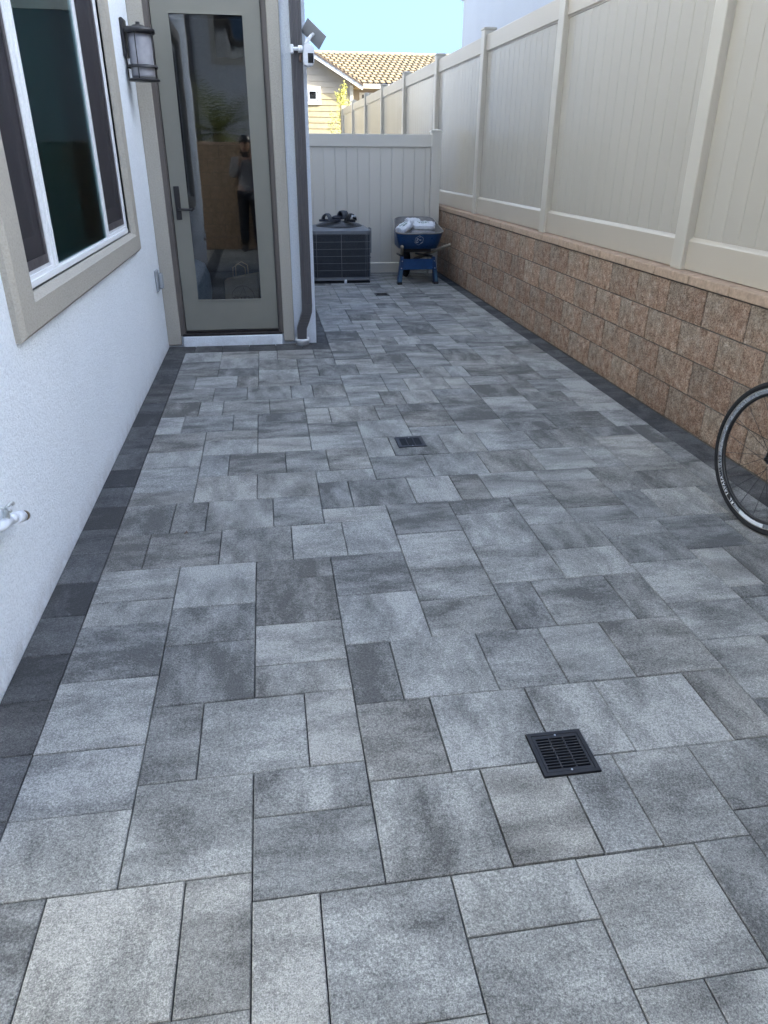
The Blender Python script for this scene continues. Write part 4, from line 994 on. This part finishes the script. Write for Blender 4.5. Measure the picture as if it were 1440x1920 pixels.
def legm(xt, xb2, sgn):
    b = NB()
    for (y0, y1, xx, zt) in ((9.53, 9.60, 0, .335),):
        v0 = [(xt-.020, y0, zt),(xt+.020, y0, zt),(xt+.020, y1, zt),(xt-.020, y1, zt)]; v1 = [(xb2-.027, y0-.03, .03),(xb2+.027, y0-.03, .03),(xb2+.027, y1-.02, .03),(xb2-.027, y1-.02, .03)]
        A = [b.verts.new(p) for p in v0]; B = [b.verts.new(p) for p in v1]; b.faces.new(A); b.faces.new(B[::-1]); [b.faces.new((A[k],B[k],B[(k+1)%4],A[(k+1)%4])) for k in range(4)]
    return b
for (xt, xb2) in ((1.698, 1.665), (2.105, 2.140)):
    o = obj('leg', legm(xt, xb2, 1), M_BLUE2, wb_)
    b = NB(); zt = .175; f_ = (.335-zt)/(.335-.03); xm = xt+(xb2-xt)*f_
    A = [b.verts.new(p) for p in ((xm-.018,9.507,zt),(xm+.018,9.507,zt),(xb2+.021,9.497,.035),(xb2-.021,9.497,.035))]
    b.faces.new(A); e2 = bmesh.ops.extrude_face_region(b, geom=b.faces[:]); bmesh.ops.translate(b, verts=[v for v in e2['geom'] if isinstance(v, bmesh.types.BMVert)], vec=(0,-.004,0)); obj('worn_patch', b, M_LEGWORN, o)
    obj('foot', bx(xb2-.031, xb2+.031, 9.495, 9.585, .0, .031, .004), M_BLACK, o)
    for zb3 in (.288, .200): obj('bolt', lathe(NB(), [(.007,0),(.007,-.006)], (xt+(xb2-xt)*((.335-zb3)/.305), 9.512, zb3), 8, axis='Y'), M_SCREW, o)
obj('brace', bx(1.705, 2.098, 9.528, 9.536, .180, .312, .002), M_BLUE, wb_)
b = NB(); tube(b, [(1.71,9.57,.335),(1.73,10.1,.31)], .014, n=8); tube(b, [(2.09,9.57,.335),(1.98,10.1,.31)], .014, n=8); box(b, 1.72, 2.08, 9.6, 9.63, .385, .43); box(b, 1.74, 2.04, 9.85, 9.88, .37, .44); obj('undercarriage', b, M_BLACK, wb_)
b = NB(); lathe(b, [(.10,-.045),(.165,-.040),(.190,-.018),(.195,0),(.190,.018),(.165,.040),(.10,.045)], (1.856, 10.18, .195), 28, axis='X'); wo_ = obj('wheel', b, M_TYRE, wb_); obj('rim', lathe(NB(), [(.03,-.047),(.098,-.043),(.098,.043),(.03,.047)], (1.856, 10.18, .195), 20, axis='X'), M_GREY_BOX, wo_)

def sackmesh(l, w_, h, seed, sub=3):
    b = NB(); bmesh.ops.create_cube(b, size=1.0); bmesh.ops.subdivide_edges(b, edges=list(b.edges), cuts=13, use_grid_fill=True)
    for v in b.verts:
        x, y, z = v.co*2
        k = (1-.35*abs(x)**6); ridge = noise.noise(Vector((x*2.2+seed, y*2.6, z*2)))
        n_ = ridge*.30 + abs(noise.noise(Vector((x*5+seed*2, y*6, z*4))))*.34 + noise.noise(Vector((x*11, y*12+seed, z*9)))*.12
        pin = 1-.30*math.exp(-((abs(x)-.86)/.10)**2)
        ex = .75+.25*abs(math.sin(y*4+seed)) if abs(x) > .9 else 1.0
        v.co = Vector((x*l/2*(1+.06*n_)*ex, y*w_/2*k*(1-.16*abs(z))*(1+.12*n_), (z*.5*(1-.30*abs(y)**3)*pin+n_*.30)*h))
    return b
def wrap_mat(name, base, stripe=None):
    m = NT(name); sx = m.n.new('ShaderNodeSeparateXYZ'); m.l.new(m.tc.outputs['Object'], sx.inputs[0])
    m.color(base); m.rough(.38); c = m.ramp(m.noise(20, 4, .6), [(.3, tuple(x*.86 for x in base)), (.7, base)])
    m.color(c); m.bump(m.noise(22, 4, .65, None, .8), .9, .018); return m.m
M_PLASTIC_W = wrap_mat('white_sack_plastic', (.78,.80,.83)); M_GREENPR = simple('green_print', (.06,.15,.09), .5)
def sack(x, y, z, rz, rx, l, w_, h, seed, mat, label, prints=True, ry_=0.0):
    Mx = T(x, y, z, rz) @ Matrix.Rotation(rx, 4, 'X') @ Matrix.Rotation(ry_, 4, 'Y')
    t = obj('filled_sack', sackmesh(l, w_, h, seed), mat, None, Mx, smooth=True, label=label, cat='sack', group='sacks piled in the wheelbarrow')
    if prints:
        b = NB()
        for (yo, wd, hh) in ((.022, .60, .013), (-.006, .46, .015)):
            n = 14; x0 = -l*wd/2; prev_ = None
            for k in range(n+1):
                xx = x0+l*wd*k/n
                zf = h*.5*(1-.55*abs(2*xx/l)**3)*1.0+.012
                a = b.verts.new((xx, yo-hh/2, zf)); c = b.verts.new((xx, yo+hh/2, zf))
                if prev_ and k % 5 != 3: b.faces.new((prev_[0], a, c, prev_[1]))
                prev_ = (a, c)
        bmesh.ops.subdivide_edges(b, edges=list(b.edges), cuts=1, use_grid_fill=True)
        o = obj('green_print', b, M_GREENPR, t, Mx)
        sw = o.modifiers.new('wrap', 'SHRINKWRAP'); sw.target = t; sw.wrap_method = 'PROJECT'; sw.use_project_z = True; sw.use_negative_direction = True; sw.use_positive_direction = True; sw.offset = .002
    return t
sack(1.735, 9.66, .672, R(52), R(14), .27, .14, .085, 1.2, M_PLASTIC_W, 'white sack with green print leaning in the left of the barrow', ry_=R(-16))
sack(2.005, 9.74, .688, R(-9), R(26), .29, .145, .085, 4.4, M_PLASTIC_W, 'white sack with green print lying across the right of the barrow')
sack(1.885, 9.90, .720, R(20), R(8), .20, .13, .09, 7.9, M_PLASTIC_W, 'crumpled plain white sack at the back between the printed ones', prints=False)
sack(1.775, 9.90, .665, R(56), R(0), .27, .12, .085, 2.9, wrap_mat('brown_sack', (.26,.19,.15)), 'brown paper sack behind the left white one', prints=False)
sack(1.95, 9.545, .607, R(3), R(0), .31, .13, .075, 5.9, wrap_mat('grey_sack', (.22,.215,.22)), 'flat dusty grey sack under the others near the rim', prints=False)
sack(1.90, 9.82, .575, R(85), R(0), .46, .38, .13, 6.9, wrap_mat('buried_sack', (.20,.19,.18)), 'dusty grey sack buried at the bottom of the barrow', prints=False)

# ------------------------------------------------------------------ bicycle leaning by the wall
BR = .336
yaw = -.169; lean = .065
hv = Vector((math.sin(yaw), math.cos(yaw), 0)); nv = Vector((math.cos(yaw), -math.sin(yaw), 0)); uv = Vector((0,0,1))*math.cos(lean)+nv*math.sin(lean); sv_ = uv.cross(hv) * -1
axis = hv.cross(uv)            # points to +x side
def frameM(c, h, u):
    a = h.cross(u); Mx = Matrix.Identity(4)
    for i in range(3): Mx[i][0] = h[i]; Mx[i][1] = u[i]; Mx[i][2] = a[i]; Mx[i][3] = c[i]
    return Mx
M_RIM = simple('silver_rim', (.62,.63,.65), .25, .9, var=.06); M_RIMBLK = simple('black_rim_edge', (.012,.012,.013), .4)
M_FRAMEP = simple('black_bike_paint', (.02,.02,.022), .25)
bike = empty('bicycle', T(2.12, 2.1, 0), label='road bicycle with silver rimmed front wheel leaning beside the block wall', cat='bicycle')
def wheel(Mw, lettered):
    wh = empty('wheel', Mw, bike)
    n = 96
    def ringp(prof, mi=0, mat=None):
        b = NB(); rings = []
        for k in range(n):
            a = 2*math.pi*k/n; rings.append([b.verts.new((r_*math.cos(a), r_*math.sin(a), h_)) for r_, h_ in prof])
        for k in range(n):
            A, B = rings[k], rings[(k+1)%n]
            for j in range(len(prof)): b.faces.new((A[j], A[(j+1)%len(prof)], B[(j+1)%len(prof)], B[j]))
        return b
    obj('tyre', ringp([(.3215+.0145*math.cos(2*math.pi*k/12), .0145*math.sin(2*math.pi*k/12)) for k in range(12)]), M_TYRE, wh, Mw, smooth=True)
    obj('rim', ringp([(.3085,-.0085),(.3085,.0085),(.301,.0105),(.287,.0085),(.2865,-.0085),(.301,-.0105)]), M_RIM, wh, Mw)
    obj('inner_rim', ringp([(.2872,-.0090),(.2872,.0090),(.276,.0035),(.276,-.0035)]), M_RIMBLK, wh, Mw, smooth=True)
    obj('brake_track', ringp([(.3088,-.0109),(.3088,.0109),(.3050,.0113),(.3050,-.0113)]), simple('brake_track', (.40,.38,.35), .4, .8), wh, Mw)
    b = NB(); prof = [(.010,-.038),(.016,-.034),(.020,-.030),(.018,-.024),(.010,-.016),(.010,.016),(.018,.024),(.020,.030),(.016,.034),(.010,.038)]
    rings = [[b.verts.new((r_*math.cos(2*math.pi*k/20), r_*math.sin(2*math.pi*k/20), h_)) for k in range(20)] for r_, h_ in prof]
    for A, B in zip(rings[:-1], rings[1:]):
        for k in range(20): b.faces.new((A[k],A[(k+1)%20],B[(k+1)%20],B[k]))
    b.faces.new(rings[0]); b.faces.new(rings[-1]); obj('hub', b, M_BLACK, wh, Mw, smooth=True)
    for k in range(20):
        a = 2*math.pi*k/20+.07; sd_ = 1 if k % 2 else -1; a2 = a + (.9 if (k//2) % 2 else -.9)
        obj('spoke', tb([(.018*math.cos(a2), .018*math.sin(a2), .027*sd_), (.287*math.cos(a), .287*math.sin(a), .001*sd_)], .0011, n=5), M_BLACK, wh, Mw)
    obj('valve', tb([(.286*math.cos(2.66), .286*math.sin(2.66), 0), (.250*math.cos(2.66), .250*math.sin(2.66), 0)], [.003,.0022], n=6), M_BLACK, wh, Mw)
    if lettered:
        # decal bands on the face turned to the camera (local -z = towards -x side)
        def arc(a0, a1, r0, r1, z, mat, name):
            b = NB(); pr = None
            for k in range(25):
                a = R(a0+(a1-a0)*k/24); q_ = (b.verts.new((r0*math.cos(a), r0*math.sin(a), z*.0097/.0105)), b.verts.new((r1*math.cos(a), r1*math.sin(a), z)))
                if pr: b.faces.new((pr[0], q_[0], q_[1], pr[1]))
                pr = q_
            obj(name, b, mat, wh, Mw)
        return wh, arc
    return wh, None
cw_ = Vector((2.102, 2.595, BR*math.cos(lean)))
MF = frameM(cw_, hv, uv)
zs_ = MF.to_3x3() @ Vector((0,0,1))
SIDE = 1 if zs_.x < 0 else -1
whf, arc = wheel(MF, True)
arc(-65, -36, .2890, .3045, SIDE*.01095, M_RIMBLK, 'black_decal')
arc(-73, -66.5, .2900, .3000, SIDE*.01095, M_GREY_BOX, 'grey_decal')
arc(-101, -74, .2890, .3045, SIDE*.01095, M_WHITE_PL, 'white_decal')
def letters(s, a0, step, size, mat, name):
    b = NB()
    for k, ch in enumerate(s):
        if ch == ' ': continue
        a = R(a0+step*k); rr_ = .2968
        pos = Vector((rr_*math.cos(a), rr_*math.sin(a), SIDE*.0113))
        tang = Vector((-math.sin(a), math.cos(a), 0)); rad = Vector((math.cos(a), math.sin(a), 0))
        nz = Vector((0,0,SIDE)); upv = rad if False else rad
        rightv = upv.cross(nz)
        Mt = Matrix.Identity(4)
        for i in range(3): Mt[i][0] = rightv[i]; Mt[i][1] = upv[i]; Mt[i][2] = nz[i]; Mt[i][3] = pos[i]
        add_text(b, ch, size, Mt, depth=.0002, bold=.0006)
    obj(name, b, mat, whf, MF)
letters('RL IAVASA', -62.5, 3.15, .0215, M_WHITE_PL, 'white_lettering')
letters('HAR-400', -34.5, 2.75, .0195, M_RIMBLK, 'black_lettering')
MB_ = frameM(cw_, hv, uv)
rearc = cw_ - hv*.99
wheel(frameM(rearc, hv, uv), False)
def bpart(name, segs, mat, n=10):
    b = NB()
    for pts, r_ in segs: tube(b, pts, r_, n=n)
    return obj(name, b, mat, bike, MB_)
bpart('fork', [([(0,0,.048),(-.03,.13,.050),(-.105,.37,.040)], [.008,.011,.014]), ([(0,0,-.048),(-.03,.13,-.050),(-.105,.37,-.040)], [.008,.011,.014]), ([(-.105,.37,-.040),(-.108,.385,0),(-.105,.37,.040)], .015), ([(-.11,.38,0),(-.17,.575,0)], .016)], M_FRAMEP)
bpart('frame', [([(-.125,.42,0),(-.160,.555,0)], .022), ([(-.155,.54,0),(-.72,.46,0)], .015), ([(-.13,.44,0),(-.58,-.07,0)], .018), ([(-.58,-.07,0),(-.735,.50,0)], .016),
   ([(-.58,-.07,.02),(-.99,0,.065)], .009), ([(-.58,-.07,-.02),(-.99,0,-.065)], .009), ([(-.72,.44,.012),(-.99,0,.065)], .008), ([(-.72,.44,-.012),(-.99,0,-.065)], .008)], M_FRAMEP)
bpart('seat_post', [([(-.735,.50,0),(-.765,.61,0)], .0135)], M_BLACK)
b = NB(); lathe(b, [(.02,-.02),(.06,-.02),(.07,0),(.05,.02),(.01,.025)], (0,0,0), 20)
for v in b.verts:
    x, y, z = v.co; k = 1.0 if x < 0 else .35
    v.co = Vector((-.76 + x*1.9, .635 + z, y*k))
obj('saddle', b, M_BLACK, bike, MB_, smooth=True)
bpart('handlebar', [([(-.17,.59,0),(-.09,.605,0)], .014), ([(-.09,.605,-.19),(-.09,.605,.19)], .0125)] + [([(-.09,.605,q*.19),(-.03,.603,q*.20),(.0,.56,q*.20),(-.03,.51,q*.20),(-.09,.49,q*.20)], .0145) for q in (-1,1)], M_BLACK)
b = NB(); lathe(b, [(.02,.04),(.095,.043),(.095,.046),(.02,.05)], (-.58,-.07,0), 36); obj('chainring', b, M_BLACK, bike, MB_)
bpart('crank', [([(-.58,-.07,.055),(-.50,-.22,.060)], .009), ([(-.50,-.22,.055),(-.50,-.22,.13)], .013), ([(-.58,-.07,-.055),(-.66,.08,-.060)], .009), ([(-.66,.08,-.055),(-.66,.08,-.13)], .013)], M_BLACK)

# ------------------------------------------------------------------ photographer (only seen mirrored in the door glass)
def skinned(name, pts, edges, mat, parent, Mw, root=0, sub=2, **k):
    me = bpy.data.meshes.new(name); me.from_pydata([p[:3] for p in pts], edges, []); me.materials.append(mat)
    o = bpy.data.objects.new(name, me); link(o, parent, Mw)
    sk = o.modifiers.new('skin', 'SKIN'); sk.use_smooth_shade = True
    if not me.skin_vertices: me.skin_vertices.new() if hasattr(me.skin_vertices, 'new') else None
    bm = bmesh.new(); bm.from_mesh(me); ly_ = bm.verts.layers.skin.verify(); bm.verts.ensure_lookup_table()
    for v, p in zip(bm.verts, pts): v[ly_].radius = (p[3], p[4] if len(p) > 4 else p[3])
    bm.verts[root][ly_].use_root = True
    bm.to_mesh(me); bm.free()
    ss = o.modifiers.new('sub', 'SUBSURF'); ss.levels = sub; ss.render_levels = sub
    tag(o, **k); return o
M_SKIN = simple('skin', (.26,.155,.11), .5, var=.06); M_SWEAT = simple('grey_sweater', (.20,.20,.215), .9, var=.1, bump=.4, bscale=120, bdist=.003); M_PANTS = simple('black_trousers', (.02,.02,.024), .85, var=.2)
MP = T(-.24, -.36, 0)
pp_ = [(0,0,.93,.15,.11),(0,0,1.10,.15,.10),(0,.01,1.28,.17,.11),(0,0,1.40,.16,.095),(0,.01,1.47,.06,.06),(0,.02,1.53,.052,.055),
       (.09,0,.88,.095,.10),(.10,.01,.50,.062,.066),(.105,-.02,.10,.042,.046),(-.09,0,.88,.095,.10),(-.11,.03,.50,.062,.066),(-.12,0,.10,.042,.046),
       (.19,0,1.40,.062,.066),(.24,.05,1.16,.047,.05),(.10,.24,1.38,.030,.034),(-.19,0,1.40,.062,.066),(-.24,.05,1.16,.047,.05),(-.10,.24,1.38,.030,.034)]
pe = [(0,1),(1,2),(2,3),(3,4),(4,5),(0,6),(6,7),(7,8),(0,9),(9,10),(10,11),(3,12),(12,13),(13,14),(3,15),(15,16),(16,17)]
person = empty('person', MP, label='person in a grey sweater and black trousers holding up a phone, mirrored in the door', cat='person')
skinned('body', pp_, pe, M_SKIN, person, MP)
fat = lambda p, d: (p[0], p[1], p[2], p[3]+d, (p[4] if len(p) > 4 else p[3])+d)
sw_i = [0,1,2,3,12,13,14,15,16,17]; mp_ = {v: i for i, v in enumerate(sw_i)}
swp = [fat(pp_[i], .016) for i in sw_i]; swp[0] = (0, 0, .87, .172, .132)
for i, t_ in ((6, .88), (9, .88)):
    a, c = swp[i-1], swp[i]; swp[i] = tuple(a[k]+(c[k]-a[k])*t_ for k in range(5))
skinned('sweater', swp, [(0,1),(1,2),(2,3),(3,4),(4,5),(5,6),(3,7),(7,8),(8,9)], M_SWEAT, person, MP)
pi = [0,6,7,8,9,10,11]; skinned('trousers', [fat((0,0,.96,.140,.105), .012)]+[fat(pp_[i], .016) for i in pi[1:]], [(0,1),(1,2),(2,3),(0,4),(4,5),(5,6)], M_PANTS, person, MP)
b = NB(); bmesh.ops.create_uvsphere(b, u_segments=24, v_segments=16, radius=1.0)
for v in b.verts:
    x, y, z = v.co; j = 1-.22*max(0, -z)
    v.co = Vector((x*.076*j, .02+y*.095*j+(.010 if y > .75 and abs(z) < .3 and abs(x) < .25 else 0), 1.635+z*.118))
for sx_ in (-1, 1): lathe(b, [(.006,-.012),(.022,0),(.006,.010)], (sx_*.078, .015, 1.63), 10, axis='X')
lathe(b, [(.012,0),(.015,.012),(.004,.026)], (0, .105, 1.622), 8, axis='Y')
obj('head', b, M_SKIN, person, MP, smooth=True)
b = NB()
for sx_ in (-1, 1): lathe(b, [(.009,0),(.009,.003),(.003,.005)], (sx_*.030, .108, 1.650), 10, axis='Y')
obj('eye', b, M_BLACK, person, MP)
obj('mouth', bx(-.022,.022,.108,.113,1.572,1.578,.001), simple('lips', (.30,.12,.10), .5), person, MP)
b = NB(); bmesh.ops.create_uvsphere(b, u_segments=24, v_segments=12, radius=1.0)
bmesh.ops.delete(b, geom=[v for v in b.verts if (v.co.z < .15 and v.co.y > .1) or v.co.z < -.35 or (v.co.y > .75 and v.co.z < .55)], context='VERTS')
for v in b.verts: x, y, z = v.co; v.co = Vector((x*.083, .012+y*.101, 1.645+z*.120))
obj('hair', b, M_BLACK, person, MP, smooth=True)
b = NB(); lathe(b, [(.094,0),(.096,.03),(.085,.075),(.05,.105),(.004,.112)], (0, .015, 1.675), 28); box(b, -.065, .065, .085, .175, 1.678, 1.688, .004); obj('cap', b, M_BLACK, person, MP, smooth=True)
for sx_ in (-1, 1):
    hx = sx_*.10
    obj('hand', skinned.__call__ and tb([(hx, .235, 1.385),(hx*.93, .262, 1.415),(hx*.86, .282, 1.450)], [.028,.036,.030], n=12), M_SKIN, person, MP, smooth=True)
    b = NB()
    for k in range(4):
        z0 = 1.425+.021*k; tube(b, [(hx*.92, .275, z0),(hx*.80, .300+.004*k, z0+.012),(hx*.62, .306, z0+.016),(hx*.55, .298, z0+.014)], [.0095,.009,.0085,.007], n=8)
    tube(b, [(hx*.88, .262, 1.41),(hx*.66, .262, 1.43),(hx*.50, .270, 1.445)], [.012,.010,.008], n=8)
    obj('fingers', b, M_SKIN, person, MP, smooth=True)
    b = NB(); sxx = .105 if sx_ > 0 else -.12; yy = -.02 if sx_ > 0 else 0
    prism(b, [(sxx-.045+ (0), yy-.09),(sxx+.045, yy-.09),(sxx+.050, yy+.10),(sxx+.03, yy+.18),(sxx-.03, yy+.18),(sxx-.050, yy+.10)], 'Z', .002, .085); bmesh.ops.bevel(b, geom=list(b.edges), offset=.018, segments=2, affect='EDGES')
    obj('shoe', b, simple('shoe', (.10,.09,.09), .7), person, MP)
obj('phone', bx(-.323, -.165, -.082, -.074, 1.455, 1.533, .004), M_BLACK, None, label='black phone held up in both hands of the photographer', cat='phone')

# small litter
b = NB(); v = [b.verts.new(p) for p in ((-.440,2.895,.002),(-.428,2.898,.006),(-.424,2.908,.002),(-.430,2.918,.008),(-.437,2.908,.003))]; b.faces.new(v); e2 = bmesh.ops.extrude_face_region(b, geom=b.faces[:]); bmesh.ops.translate(b, verts=[q for q in e2['geom'] if isinstance(q, bmesh.types.BMVert)], vec=(0,0,.0015))
obj('dry_leaf', b, M_RAKE, None, label='tiny dark curled leaf lying on the pavers', cat='leaf')
